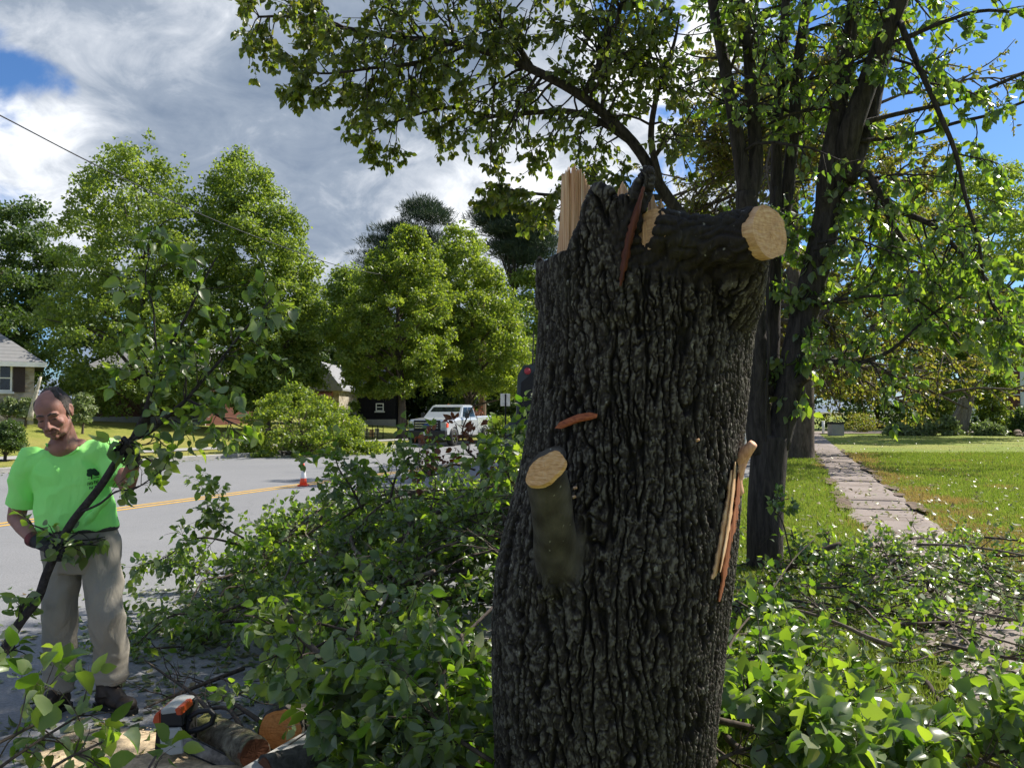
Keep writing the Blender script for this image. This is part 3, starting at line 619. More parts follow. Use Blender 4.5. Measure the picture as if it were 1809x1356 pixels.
bush('shrub', 'bare brownish shrub beside the side street', 56, [(735, 1500, 1540), (750, 1490, 1560), (766, 1495, 1555)], 1525, L_OLV, 0.12, 30, 50, 0.5, 80, 'shrub', base_z=0.1, limbs=25)
bush('shrub', 'dark round bush with pale flowers at the right edge beyond the lawn', 50, [(728, 1800, 1840), (740, 1785, 1870), (768, 1778, 1880)], 1825, L_DARK, 0.18, 60, 120, 0.6, 81, 'shrub', base_z=0.1)
bush('shrub', 'pale leafy shrub behind the man\'s shoulder', 33, [(700, 135, 155), (715, 125, 165), (745, 125, 168)], 146, L_PALE, 0.13, 24, 90, 0.3, 82, 'shrub')
bush('hedge_bush', 'dark clipped rounded bush left of the man on the far lawn', 24, [(752, 5, 35), (765, -20, 42), (795, -20, 44)], 10, L_DARK, 0.07, 40, 260, 0.28, 83, 'bush')
bush('shrub', 'conical dark shrub beside the wire fence', 44, [(712, 622, 630), (735, 612, 640), (760, 610, 642)], 626, L_MID, 0.12, 24, 90, 0.3, 84, 'shrub')
for i, (lb, cx_) in enumerate([('dry pale ornamental grass clump under the stone house window', 15), ('pale flowering clump at the corner of the stone house', 45)]):
    bush('flowering_clump', lb, 32.8, [(705, cx_ - 10, cx_ + 10), (735, cx_ - 16, cx_ + 16)], cx_, L_PALE, 0.14, 16, 80, 0.3, 85 + i, 'plant', 'planting by the stone house')
b = Branch(88); b.rng = np.random.RandomState(88); tl = empty('birch_sapling', tuple(at(50, 742, 32.5)), 'leaning pale birch stem by the corner of the stone house', 'tree')
b.tube(smoothpath([at(52, 742, 32.5), at(62, 700, 32.5), at(72, 665, 32.5)], 4), np.linspace(.11, .05, 9)); b.wood('trunk', simple('pale_birch_bark', (0.5, 0.46, 0.4), 0.8, var=.3, scale=12), tl, rbig=.1)
# ------------------------------------------------------------------ the broken trunk in front of the camera
YC = 2.62
def m_bigbark():
    m = MT('furrowed_bark'); at_ = m.n('ShaderNodeAttribute'); at_.attribute_name = 'relief'; rel = at_.outputs['Fac']
    v = m.coord(); vs = m.coord(scale=(1, 1, 0.3)); fine = m.noise(vs, 90, 5, 0.7); lich = m.noise(vs, 26, 4, 0.65, 0.5); big = m.noise(v, 4, 3)
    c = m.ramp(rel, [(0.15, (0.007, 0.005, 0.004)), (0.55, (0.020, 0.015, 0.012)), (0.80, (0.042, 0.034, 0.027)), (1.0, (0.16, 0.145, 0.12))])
    c = m.mix(m.ramp(lich, [(0.60, (0, 0, 0)), (0.68, (0.6, 0.6, 0.6))]), c, (0.11, 0.10, 0.082))
    c = m.mix(m.math('MULTIPLY', m.ramp(big, [(0.5, (0, 0, 0)), (0.68, (1, 1, 1))]), 0.28), c, (0.045, 0.043, 0.028))
    sp = m.noise(m.coord(scale=(1, 1, 0.6)), 55, 2, 0.4); c = m.mix(m.ramp(sp, [(0.73, (0, 0, 0)), (0.76, (1, 1, 1))]), c, (0.28, 0.27, 0.23))
    c = m.mix(0.45, c, m.mix(1.0, c, m.ramp(fine, [(0.3, (0.3, 0.3, 0.3)), (0.7, (1.0, 1.0, 1.0))]), 'MULTIPLY'))
    return m.done(m.principled(c, 0.85, 0, 0.3, m.bump(fine, 0.8, 0.006)))
def m_wood(name, cols, sc=(14, 14, 0.8), spec=0.35, rot=(0, 0, 0), rings=False):
    m = MT(name); v = m.coord(scale=sc, rot=rot); a = m.noise(v, 6, 6, 0.6, 0.2); f = m.noise(m.coord(scale=(60, 60, 3)), 3, 3)
    n = len(cols); c = m.ramp(a, [(0.25 + 0.5 * i / (n - 1), cc) for i, cc in enumerate(cols)])
    return m.done(m.principled(c, 0.7, 0, spec, m.bump(f, 0.5, 0.003)))
def m_cut(name, cols, centre, normal_axis=None, k=75):
    """sawn end grain: growth rings about the centre plus saw marks"""
    m = MT(name); c0 = m.n('ShaderNodeTexCoord'); sb = m.n('ShaderNodeVectorMath', operation='SUBTRACT'); m.l(c0.outputs['Object'], sb.inputs[0]); sb.inputs[1].default_value = tuple(centre)
    ln = m.n('ShaderNodeVectorMath', operation='LENGTH'); m.l(sb.outputs[0], ln.inputs[0]); nz = m.noise(c0.outputs['Object'], 14, 4, 0.6)
    rr = m.math('ADD', ln.outputs['Value'], m.math('MULTIPLY', nz, 0.012)); s = m.math('SINE', m.math('MULTIPLY', rr, k * 6.28))
    a = m.math('ADD', m.math('MULTIPLY', s, 0.035), m.noise(m.coord(scale=(8, 8, 60), rot=(0.3, 0.5, 0.2)), 4, 5, 0.7)); n = len(cols)
    c = m.ramp(a, [(0.25 + 0.5 * i / (n - 1), cc) for i, cc in enumerate(cols)])
    c = m.mix(m.ramp(m.noise(c0.outputs['Object'], 30, 3), [(0.55, (0, 0, 0)), (0.75, (.5, .5, .5))]), c, tuple(x * 0.55 for x in cols[0]))
    return m.done(m.principled(c, 0.75, 0, 0.3, m.bump(a, 0.4, 0.002)))
M_BIG = m_bigbark()
M_WOODP = m_wood('pale_torn_wood', [(0.30, 0.11, 0.045), (0.55, 0.30, 0.15), (0.68, 0.45, 0.26), (0.84, 0.68, 0.48)], (22, 22, 0.7))  # brown and pale grain; the dark reddish end is painted-in shadow
M_WOODD = m_wood('dark_red_inner_bark', [(0.035, 0.010, 0.006), (0.11, 0.03, 0.014), (0.20, 0.07, 0.03)], (12, 12, 1.0))
M_WOODR = m_wood('red_inner_bark', [(0.09, 0.025, 0.012), (0.26, 0.08, 0.03), (0.42, 0.17, 0.07)], (12, 12, 1.0))
def pxr(w, Y): return w * Y / FP
# outline of the trunk: y, left, right
OUT = [(470, 951, 1352), (520, 950, 1346), (560, 949, 1337), (600, 948, 1329), (650, 944, 1322), (700, 940, 1316), (760, 930, 1308), (820, 918, 1303), (870, 906, 1300), (900, 896, 1299), (950, 884, 1296), (1000, 874, 1291), (1100, 868, 1281), (1200, 872, 1271), (1300, 878, 1259), (1360, 880, 1256), (1500, 872, 1262), (1640, 850, 1285), (1760, 820, 1310)]
mb = MB(); rings = []; NR = 48
for (y, l, r) in OUT:
    c = at((l + r) / 2, y, YC); rad = pxr(r - l, YC) / 2 * 0.965
    rings.append([(c.x + rad * math.cos(t), YC + rad * 0.95 * math.sin(t), c.z) for t in np.linspace(0, 2 * math.pi, NR, endpoint=False)])
rings = rings[::-1]; b0 = mb.n; mb.quadgrid(np.array(rings).reshape(-1, 3), len(rings), NR, True)
mb.L.extend(list(range(b0, b0 + NR))[::-1]); mb.T.append(NR); k_ = b0 + (len(rings) - 1) * NR; mb.L.extend(range(k_, k_ + NR)); mb.T.append(NR)
RT = pxr(395, YC) / 2; XT = at(1148, 500, YC).x
def front_y(px, extra=0.0, y=500):
    x = at(px, y, YC - RT * 0.6).x - XT; q = max(-0.999, min(0.999, x / (RT + 1e-6))); return YC - RT * 0.95 * math.sqrt(1 - q * q) - extra
def plate(mbx, cols, thick, dy=0.0, n=None, jag=0.0, seed=0, yref=500):
    """upright plate following the trunk's curve; cols = [(px, ytop, ybot)]"""
    P = np.array(cols, float); m_ = n or 14; px = np.linspace(P[0, 0], P[-1, 0], m_); top = np.interp(px, P[:, 0], P[:, 1]); bot = np.interp(px, P[:, 0], P[:, 2]); r_ = np.random.RandomState(seed)
    V = []
    for i in range(m_):
        Yf = front_y(px[i], 0, yref) + dy; t_ = top[i] + (r_.uniform(-jag, jag) if jag else 0)
        a = at(px[i], t_, Yf); c = at(px[i], bot[i], Yf); V += [c[:], a[:], (a.x, a.y + thick, a.z - 0.004), (c.x, c.y + thick, c.z)]
    V = np.array(V).reshape(m_, 4, 3); b0 = mbx.n
    mbx.quadgrid(V.transpose(0, 1, 2).reshape(-1, 3), m_, 4, True); mbx.L.extend([b0 + 3, b0 + 2, b0 + 1, b0]); mbx.T.append(4); e_ = b0 + (m_ - 1) * 4; mbx.L.extend([e_, e_ + 1, e_ + 2, e_ + 3]); mbx.T.append(4)
plate(mb, [(951, 452, 540), (958, 462, 540), (966, 474, 540), (976, 470, 540), (984, 478, 540)], 0.05, 0.02, 18, 3, 1)
plate(mb, [(1002, 478, 560), (1014, 440, 560), (1026, 408, 560), (1036, 392, 560), (1042, 352, 560), (1054, 334, 560), (1066, 336, 560), (1078, 343, 560), (1090, 360, 560), (1102, 352, 560), (1118, 344, 560), (1122, 338, 560), (1126, 328, 420), (1134, 313, 380), (1143, 296, 352), (1149, 304, 334)], 0.09, 0.012, 56, 8, 2)
plate(mb, [(1121, 440, 560), (1150, 446, 560), (1180, 425, 560), (1250, 420, 560), (1320, 430, 560)], 0.2, 0.03, 20, 2, 3)
# the forked limb stub on the right and its swollen crotch
LA, LB, LC = at(1158, 408, 2.30), at(1245, 424, 2.28), at(1343, 413, 2.16)
limb = smoothpath([LA, LB, LC], 6); mb.tube(limb, np.linspace(0.060, 0.078, len(limb)), 28)
mb.chain([at(1230, 460, 2.45), at(1290, 475, 2.40), at(1270, 580, 2.5)], [0.10, 0.10, 0.10], 20)
mb.chain([at(1312, 440, 2.28), at(1275, 530, 2.45)], [0.070, 0.12], 20)
# sawn stub low on the left
SA, SB = at(985, 985, 2.34), at(958, 792, 2.12)
mb.tube(smoothpath([at(992, 1040, 2.40), SA, at(975, 900, 2.24), SB], 5), np.linspace(0.085, 0.052, 16), 24)
stump = empty('snapped_tree', (XT, YC, 0.13), 'huge dark furrowed tree stump snapped off with torn pale wood, nearest the camera', 'tree stump')
tmp = organic('bark', mb, M_BIG, stump, 0.0065, 5, 0.5)
tmp = bake(tmp, [('SUBSURF', dict(subdivision_type='SIMPLE', levels=1, render_levels=1))])
me = tmp.data; n = len(me.vertices); co = np.empty(n * 3, np.float32); me.vertices.foreach_get('co', co); co = co.reshape(-1, 3).astype(float)
no = np.empty(n * 3, np.float32); me.vertices.foreach_get('normal', no); no = no.reshape(-1, 3).astype(float)
# smoother zones: limb, stub
def seg_d(P, a, b):
    a = np.array(a[:]); b = np.array(b[:]); t = np.clip(((P - a) @ (b - a)) / ((b - a) @ (b - a)), 0, 1); return np.linalg.norm(P - (a + t[:, None] * (b - a)), axis=1)
dl = np.minimum(seg_d(co, LA, LB), seg_d(co, LB, LC)); ds = np.minimum(seg_d(co, SA, SB), seg_d(co, at(985, 960, 2.3), SA))
wl_ = ss(dl, 0.15, 0.085); ws_ = ss(ds, 0.105, 0.07)
ang = np.arctan2(co[:, 1] - YC, co[:, 0] - XT); twist = ang + 0.10 * (co[:, 2] - 1.2)
cyl = np.stack([np.cos(twist) * 0.34, np.sin(twist) * 0.34, co[:, 2]], -1)
warp = 0.013 * np.stack([perlin(co * [7, 7, 4]), perlin(co * [7, 7, 4] + 9), perlin(co * [7, 7, 4] + 21)], -1) + 0.006 * np.stack([perlin(co * 30), perlin(co * 30 + 9), perlin(co * 30 + 21)], -1)
q = cyl + warp
f1 = np.abs(perlin(q * [36, 36, 3.7])); f2 = np.abs(perlin(q * [58, 58, 14] + 5)); f3 = perlin(q * [95, 95, 42] + 11); f4 = perlin(co * [210, 210, 120]); cross = np.abs(perlin(q * [22, 22, 34] + 31)); f5 = np.abs(perlin(q * [120, 120, 50] + 3))
ridge = ss(f1, 0.015, 0.15) * (0.55 + 0.45 * ss(f2, 0.0, 0.13)) * (0.80 + 0.20 * ss(cross, 0.0, 0.09))
lf = np.abs(perlin(co * [14, 14, 26] + 3)); lim = 0.35 + 0.5 * ss(lf, 0, 0.3)
h = (ridge - 0.55) * 0.019 + f3 * 0.0022 + f4 * 0.0028 + ss(f5, 0, .12) * .0028
hl = (lim - 0.6) * 0.015 + f3 * 0.0055 + f4 * .0015; hs = perlin(co * 12) * 0.004 + f4 * .0004
h = h * (1 - wl_) * (1 - ws_) + hl * wl_ + hs * ws_
h += 0.012 * perlin(co * [3, 3, 1.2])
# keep sawn faces flat
for (c_, nn_) in ((LA, None), (LC, None), (SB, None)):
    d_ = np.linalg.norm(co - np.array(c_[:]), axis=1)
facing = np.zeros(n)
co2 = co + no * h[:, None]
SBC = Vector(at(964, 829, 2.135)); SBN = Vector((-0.52, -0.54, 0.66)).normalized()
dd = (co2 - np.array(SBC[:])) @ np.array(SBN[:]); mk = (np.linalg.norm(co2 - np.array(SBC[:]), axis=1) < .13) & (dd > 0) & (np.abs(co2[:, 0] - SBC.x) < .09) & (co2[:, 1] < 2.27)
co2[mk] -= dd[mk][:, None] * np.array(SBN[:])
me.vertices.foreach_set('co', co2.astype(np.float32).ravel()); me.update()
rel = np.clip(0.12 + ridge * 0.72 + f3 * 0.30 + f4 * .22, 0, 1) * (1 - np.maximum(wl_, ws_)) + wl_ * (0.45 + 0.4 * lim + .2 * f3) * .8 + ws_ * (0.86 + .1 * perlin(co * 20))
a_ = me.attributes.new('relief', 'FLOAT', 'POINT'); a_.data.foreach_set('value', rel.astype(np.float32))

def cutface(name, c, nrm, r, mat, parent, squash=1.0, seed=0, n=40, off=0.012, rim=.02, tilt=0.0, up=(0, 0, 1)):
    nrm = Vector(nrm).normalized(); u = nrm.cross(Vector(up)).normalized(); v = u.cross(nrm).normalized(); r_ = np.random.RandomState(seed)
    c = Vector(c) + nrm * off; V = [c[:]]; F = []; nr = 5
    for k in range(1, nr + 1):
        for i in range(n):
            t = 2 * math.pi * i / n; f = 1 + 0.06 * math.sin(2 * t + seed) + 0.035 * math.sin(5 * t + seed * 2) + (0.02 * r_.uniform(-1, 1) if k == nr else 0)
            p = c + (u * math.cos(t) + v * math.sin(t) * squash) * r * f * k / nr + nrm * (r_.uniform(-.0012, .0012)); V.append(p[:])
    for i in range(n): F.append((0, 1 + i, 1 + (i + 1) % n))
    for k in range(nr - 1):
        for i in range(n): a = 1 + k * n; F.append((a + i, a + n + i, a + n + (i + 1) % n, a + (i + 1) % n))
    e0 = 1 + (nr - 1) * n; b_ = len(V)      # rim going back into the bark
    for i in range(n): p = Vector(V[e0 + i]) - nrm * (off + rim); V.append(p[:])
    for i in range(n): F.append((e0 + i, b_ + i, b_ + (i + 1) % n, e0 + (i + 1) % n))
    return MB().add(V, F).build(name, mat, parent, False)
CUTC = [(0.40, 0.20, 0.085), (0.62, 0.37, 0.19), (0.76, 0.54, 0.32)]
cutface('sawn_face', LC + Vector((.012, -.008, 0)), (0.62, -0.78, 0.02), 0.074, m_cut('sawn_limb_end', CUTC, LC), stump, 1.0, 1, off=0.014)['label'] = 'big round pale sawn end of the limb stub'
cutface('sawn_face', LA + Vector((-.012, -.01, 0)), (-0.72, -0.69, 0.05), 0.060, m_cut('sawn_limb_end', CUTC, LA), stump, 1.0, 2, off=0.012)['label'] = 'narrow sawn end facing left'
sbn = (SB - at(975, 900, 2.24)).normalized()
cutface('sawn_face', SBC, SBN, 0.0545, m_cut('sawn_limb_end', [(0.42, 0.20, 0.06), (0.66, 0.37, 0.14), (0.80, 0.55, 0.28)], SB), stump, 1.08, 3, off=0.004, rim=.008)['label'] = 'oval sawn end of the grey stub, low on the left'

def splinter(name, cols, mat, parent=None, thick=0.02, n=60, rows=26, jag=4, groove=0.006, seed=1, lean=0.0, yfun=None):
    """torn wood: a grooved slab; cols=[(px, ytop, ybot, Y)]"""
    P = np.array(cols, float); px = np.linspace(P[0, 0], P[-1, 0], n); top = np.interp(px, P[:, 0], P[:, 1]); bot = np.interp(px, P[:, 0], P[:, 2]); Yd = np.interp(px, P[:, 0], P[:, 3]); r_ = np.random.RandomState(seed)
    top = top + jag * (perlin(np.stack([px * 0.35, px * 0 + seed, px * 0], -1)) * 2 + r_.uniform(-.5, .5, n)); gr = perlin(np.stack([px * 0.16, px * 0 + seed * 3.3, px * 0], -1)) + 0.6 * perlin(np.stack([px * 0.55, px * 0 + 7, px * 0], -1))
    front = []; back = []
    for k in range(rows):
        t = k / (rows - 1)
        for i in range(n):
            y = bot[i] + (top[i] - bot[i]) * t; w = perlin(np.array([[px[i] * 0.12, t * 2.2, seed * 1.7]]))[0]
            p = at(px[i] + lean * t + w * 1.2, y, Yd[i]); o = groove * gr[i] + groove * .5 * w
            front.append((p.x, p.y - o, p.z)); back.append((p.x, p.y + thick * (1 - 0.5 * t), p.z))
    mbx = MB(); mbx.quadgrid(front, rows, n); mbx.quadgrid(np.array(back).reshape(rows, n, 3)[:, ::-1].reshape(-1, 3), rows, n)
    F_ = lambda k, i: k * n + i; B_ = lambda k, i: rows * n + k * n + (n - 1 - i)
    for i in range(n - 1):
        mbx.L.extend([F_(rows - 1, i), F_(rows - 1, i + 1), B_(rows - 1, i + 1), B_(rows - 1, i)]); mbx.T.append(4)
    for k in range(rows - 1):
        mbx.L.extend([F_(k, 0), F_(k + 1, 0), B_(k + 1, 0), B_(k, 0)]); mbx.T.append(4); mbx.L.extend([F_(k, n - 1), B_(k, n - 1), B_(k + 1, n - 1), F_(k + 1, n - 1)]); mbx.T.append(4)
    return mbx.build(name, mat, parent, True)
Yl = front_y(1000) + 0.02
splinter('torn_wood', [(983, 468, 500, 2.60), (988, 400, 500, 2.58), (993, 312, 500, 2.55), (1002, 298, 505, 2.52), (1015, 296, 500, 2.49), (1028, 302, 480, 2.48), (1036, 318, 420, 2.48), (1046, 345, 380, 2.49)], M_WOODP, stump, 0.045, 110, 30, 6, 0.013, 1, 0)['label'] = 'tall pale slab of torn wood on the left of the break'
splinter('torn_wood', [(1030, 352, 480, 2.38), (1036, 350, 480, 2.375), (1042, 372, 470, 2.372)], M_WOODP, stump, 0.03, 24, 20, 3, 0.005, 2)
splinter('torn_wood', [(972, 492, 505, 2.53), (978, 470, 512, 2.50), (985, 486, 505, 2.48)], M_WOODP, stump, 0.03, 20, 8, 3, 0.005, 8)
splinter('torn_wood', [(1092, 338, 380, 2.50), (1100, 320, 380, 2.49), (1112, 342, 380, 2.49)], M_WOODP, stump, 0.03, 24, 14, 4, 0.005, 3)
splinter('torn_wood', [(1146, 345, 440, 2.40), (1150, 330, 440, 2.39), (1158, 356, 430, 2.39), (1166, 372, 420, 2.39)], M_WOODP, stump, 0.03, 30, 16, 4, 0.006, 4)
splinter('torn_wood', [(1163, 364, 384, 2.36), (1168, 352, 384, 2.35), (1177, 370, 384, 2.35)], M_WOODP, stump, 0.02, 20, 10, 3, 0.005, 5)
splinter('torn_wood', [(1132, 420, 450, 2.30), (1139, 385, 450, 2.29), (1145, 410, 450, 2.29)], M_WOODP, stump, 0.02, 20, 10, 3, 0.005, 6)
splinter('inner_bark', [(1138, 300, 345, 2.30), (1146, 296, 345, 2.295), (1151, 306, 345, 2.295)], M_WOODR, stump, 0.02, 20, 10, 2, 0.004, 7)
def strap(name, pts, w, mat, parent, off=0.03, thick=0.012, seed=0, n=9):
    """ragged strip lying on the trunk's front; pts = [(px, py)]"""
    C_ = smoothpath([(a, b, 0) for a, b in pts], 8); V = []; m_ = len(C_); r_ = np.random.RandomState(seed)
    for k in range(m_):
        t = k / (m_ - 1); tw = w * math.sin(math.pi * min(1, max(0.0, t * 0.92 + 0.04))) ** 0.5 * (1 + 0.25 * r_.uniform(-1, 1))
        for j in range(n):
            u = -1 + 2 * j / (n - 1); px = C_[k][0] + u * tw; y = C_[k][1] + u * tw * 0.12; Yf = surf_y(px, y) - off + thick * 2.4 * abs(u) ** 3 + 0.004 * perlin(np.array([[px * .3, y * .03, seed]]))[0]
            V.append(at(px, y, Yf)[:])
    return MB().quadgrid(V, m_, n).build(name, mat, parent, True)
def wound(pts, name, mat):
    P2 = np.array(pts, float); c = P2.mean(0); V = [at(c[0], c[1], surf_y(*c) - .022)[:]]; n = len(P2)
    for f in (.55, 1.0):
        for p in P2: x_, y_ = c + (p - c) * f; V.append(at(x_, y_, surf_y(x_, y_) - (.021 if f < 1 else .012))[:])
    F = [(0, 1 + i, 1 + (i + 1) % n) for i in range(n)] + [(1 + i, 1 + n + i, 1 + n + (i + 1) % n, 1 + (i + 1) % n) for i in range(n)]
    return MB().add(V, F).build(name, mat, stump, True)
_Z = np.array([at(0, y, YC).z for (y, l, r) in OUT]); _L = np.array([at(l, y, YC).x for (y, l, r) in OUT]); _Rr = np.array([at(r, y, YC).x for (y, l, r) in OUT])
def surf_y(px, py):
    Yf = YC - 0.2
    for _ in range(3):
        p = at(px, py, Yf); l = np.interp(p.z, _Z[::-1], _L[::-1]); r = np.interp(p.z, _Z[::-1], _Rr[::-1]); c = (l + r) / 2; rad = (r - l) / 2; q_ = max(-.985, min(.985, (p.x - c) / rad)); Yf = YC - rad * 0.95 * math.sqrt(1 - q_ * q_)
    return Yf
strap('inner_bark', [(1137, 330), (1126, 370), (1112, 420), (1102, 470), (1096, 505)], 7, M_WOODD, stump, 0.022, 0.01, 1)
wound([(980, 756), (988, 746), (1004, 738), (1022, 731), (1042, 728), (1056, 731), (1054, 738), (1040, 742), (1024, 745), (1008, 751), (992, 757)], 'bark_wound', m_wood('orange_chain_nick', [(0.13, 0.03, 0.012), (0.34, 0.09, 0.03), (0.46, 0.16, 0.06)], (8, 8, 30)))['label'] = 'orange gash where the bark was nicked'
strap('split_wood', [(1293, 830), (1288, 880), (1278, 940), (1266, 1000), (1258, 1022)], 8, M_WOODP, stump, 0.035, 0.015, 3)['label'] = 'pale split strip low on the right side'
strap('split_wood', [(1306, 835), (1300, 900), (1288, 960), (1278, 1020), (1270, 1062)], 7, M_WOODR, stump, 0.030, 0.012, 4)['label'] = 'reddish split strip at the right edge'
strap('split_wood', [(1299, 815), (1293, 880), (1283, 950), (1272, 1010)], 4, M_WOODP, stump, 0.05, 0.012, 5)
b = Branch(3)
for (pts_, w0, w1, sd_) in [([(1292, 838, 2.5), (1304, 818, 2.47), (1318, 798, 2.44), (1331, 783, 2.42)], .032, .014, 1), ([(1296, 852, 2.5), (1306, 828, 2.46), (1316, 812, 2.45)], .026, .010, 2), ([(1302, 870, 2.5), (1300, 840, 2.47), (1310, 808, 2.46), (1327, 792, 2.43)], .022, .009, 3), ([(1290, 900, 2.5), (1296, 860, 2.48), (1300, 830, 2.47)], .012, .012, 4)]:
    C_ = smoothpath([at(*p_)[:] for p_ in pts_], 4); b.tube(C_, np.linspace(w0, w1, len(C_)))
b.wood('splinter', m_wood('fresh_salmon_wood', [(0.40, 0.16, 0.08), (0.66, 0.36, 0.22), (0.78, 0.52, 0.36)]), stump, nmin=6, nmax=7, rbig=.02)['label'] = 'pinkish splinter sticking out on the right'
for (x_, y_) in ((1014, 862), (1012, 878), (1230, 778)):
    b = Branch(4); p_ = at(x_, y_, surf_y(x_, y_) - 0.02); b.tube([p_[:], (p_ + Vector((.008, -.004, .003)))[:]], [0.005, 0.004]); b.wood('wood_chip', M_WOODP, stump, nmin=5, nmax=5)
# ------------------------------------------------------------------ leaves of the pear trees
L_PEAR = leafmat('pear_leaf', G((0.048, 0.085, 0.030), (0.075, 0.122, 0.038), (0.12, 0.17, 0.045), (0.11, 0.15, 0.07), (0.06, 0.10, 0.038), (0.14, 0.15, 0.07), (0.055, 0.08, 0.03), (0.17, 0.15, 0.06)), G((0.10, 0.24, 0.012), (0.22, 0.42, 0.015), (0.42, 0.62, 0.03), (0.52, 0.70, 0.04), (0.12, 0.26, 0.02), (0.30, 0.48, 0.03)), under=(0.21, 0.26, 0.18), tmix=0.46, rough=0.33, spec=0.7)
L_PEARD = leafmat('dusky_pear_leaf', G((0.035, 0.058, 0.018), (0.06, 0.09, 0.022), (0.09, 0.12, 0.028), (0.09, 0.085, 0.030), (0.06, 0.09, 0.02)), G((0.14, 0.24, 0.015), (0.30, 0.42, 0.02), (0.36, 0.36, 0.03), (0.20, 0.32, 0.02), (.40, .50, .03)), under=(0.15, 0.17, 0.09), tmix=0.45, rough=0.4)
M_TWIG = m_bark('twig_bark', (0.035, 0.028, 0.022), (0.13, 0.10, 0.08), (1, 1, 1), 40, 0.3, 0.003)

t2 = empty('street_tree', (at(1350, 727, 7.5).x, 7.5, 0.13), 'tall leafy tree right behind the stump with several upright stems and drooping torn limbs', 'tree')
b = Branch(101); rg = b.rng
Y2 = 7.5
def limb(pts, r0, r1, k=5):
    """pts: (px, py[, Y])"""
    P = [at(p[0], p[1], p[2] if len(p) > 2 else Y2)[:] for p in pts]; C_ = smoothpath(P, k); rr = np.linspace(r0, r1, len(C_)); b.tube(C_, rr); return C_, rr
def dress(C_, rr, n, L0, L1, leaf, nl, lvl=1, grav=0.3, hang=0.7, t0=0.2, bias=(0, 0, 0), kids=5, up=0.3, ang=0.7, taper=0.0):
    m = len(C_)
    for k in range(n):
        t = rg.uniform(t0, 1) * (m - 1.01); i = int(t); p = C_[i] + (C_[i + 1] - C_[i]) * (t - i); tan = unit(C_[i + 1] - C_[i]); sd_ = unit(np.cross(tan, rg.normal(size=3)))
        d = unit(tan * 0.5 + sd_ * 0.9 + np.array(bias)); L_ = rg.uniform(L0, L1) * (1 - taper * t / m); b.shoot(p, d, L_, max(0.006, min(rr[i] * .45, 0.02 * L_)), lvl, leaf, nl, kids, grav, hang, 0.35, up, ang, 0.5, 0.2)
base = limb([(1352, 1045), (1351, 1000), (1352, 900), (1358, 810), (1362, 770)], 0.165, 0.165); base[1][:4] = base[1][:4] * [1.25, 1.15, 1.08, 1.03]
LS = limb([(1345, 800), (1335, 700), (1332, 600), (1328, 500), (1322, 420), (1318, 340)], 0.125, 0.10)
RS = limb([(1370, 790), (1392, 700), (1406, 620), (1425, 540), (1446, 455), (1462, 385), (1480, 330)], 0.125, 0.13)
s1 = limb([(1318, 350), (1305, 260), (1292, 180), (1275, 90), (1258, 0), (1240, -110, 7.3), (1228, -300, 7.0)], 0.075, 0.03)
s2 = limb([(1322, 360), (1336, 290), (1328, 180), (1322, 90), (1308, 0), (1300, -120), (1305, -350)], 0.075, 0.03)
s3 = limb([(1362, 700, 7.6), (1368, 500, 7.7), (1370, 380, 7.75), (1374, 206, 7.8), (1385, 60, 7.9), (1395, -120, 8)], 0.07, 0.04)
s4 = limb([(1378, 420, 7.8), (1392, 330, 7.8), (1402, 227, 7.8), (1412, 100, 7.8), (1432, -40, 7.9), (1450, -200, 8)], 0.07, 0.04)
s5 = limb([(1455, 400), (1460, 300, 7.4), (1478, 210, 7.4), (1494, 120, 7.4), (1508, 0, 7.4), (1522, -150, 7.4), (1530, -350, 7.5)], 0.085, 0.04)
s6 = limb([(1478, 340), (1500, 240, 7.3), (1535, 140, 7.3), (1565, 60, 7.2), (1598, -40, 7.1), (1608, -200, 7), (1615, -360, 7)], 0.115, 0.05)
s7 = limb([(1497, 320, 7.35), (1520, 260, 7.4), (1537, 215, 7.4), (1555, 130, 7.5), (1580, 60, 7.6), (1600, -20, 7.7), (1620, -160, 8)], 0.08, 0.04)
r1 = limb([(1492, 300, 7.4), (1535, 310, 7.3), (1558, 345, 7.2), (1590, 372, 7.1), (1650, 400, 7.0), (1700, 450, 6.9), (1750, 500, 6.9)], 0.045, 0.012)
r1b = limb([(1540, 318, 7.3), (1570, 380, 7.5), (1600, 430, 7.6), (1650, 470, 7.7), (1720, 520, 7.8), (1800, 560, 7.8)], 0.035, 0.01)
r2 = limb([(1590, 40, 7.1), (1620, 110, 6.9), (1655, 190, 6.8), (1688, 270, 6.8), (1706, 350, 6.8), (1728, 420, 6.8), (1740, 500, 6.8), (1770, 580, 6.8)], 0.028, 0.008)
r3 = limb([(1560, 90, 7.2), (1640, 50, 7), (1730, 20, 6.8), (1809, 22, 6.7), (1900, 10, 6.6)], 0.022, 0.008)
r4 = limb([(1515, 218, 7.3), (1600, 198, 7.3), (1688, 178, 7.2), (1760, 150, 7), (1830, 120, 6.9), (1900, 95, 6.8)], 0.024, 0.012)
r5 = limb([(1508, 250, 7.3), (1600, 240, 7.3), (1696, 215, 7.2), (1750, 202, 7.0), (1830, 172, 6.9), (1900, 150, 6.8)], 0.020, 0.010)
r6 = limb([(1396, 690, 7.5), (1440, 640, 7.3), (1480, 640, 7.2), (1520, 640, 7.1), (1575, 618, 7), (1640, 560, 7), (1700, 520, 7)], 0.035, 0.008)
r7 = limb([(1425, 545, 7.5), (1480, 530, 7.2), (1560, 522, 7.0), (1620, 530, 7.0), (1700, 600, 7.0)], 0.02, 0.006)
tw = limb([(1445, 430, 7.3), (1500, 420, 7.1), (1560, 440, 7.0), (1640, 470, 6.9)], 0.016, 0.005)
st = limb([(1395, 690, 7.5), (1412, 672, 7.4), (1426, 662, 7.3)], 0.07, 0.055)
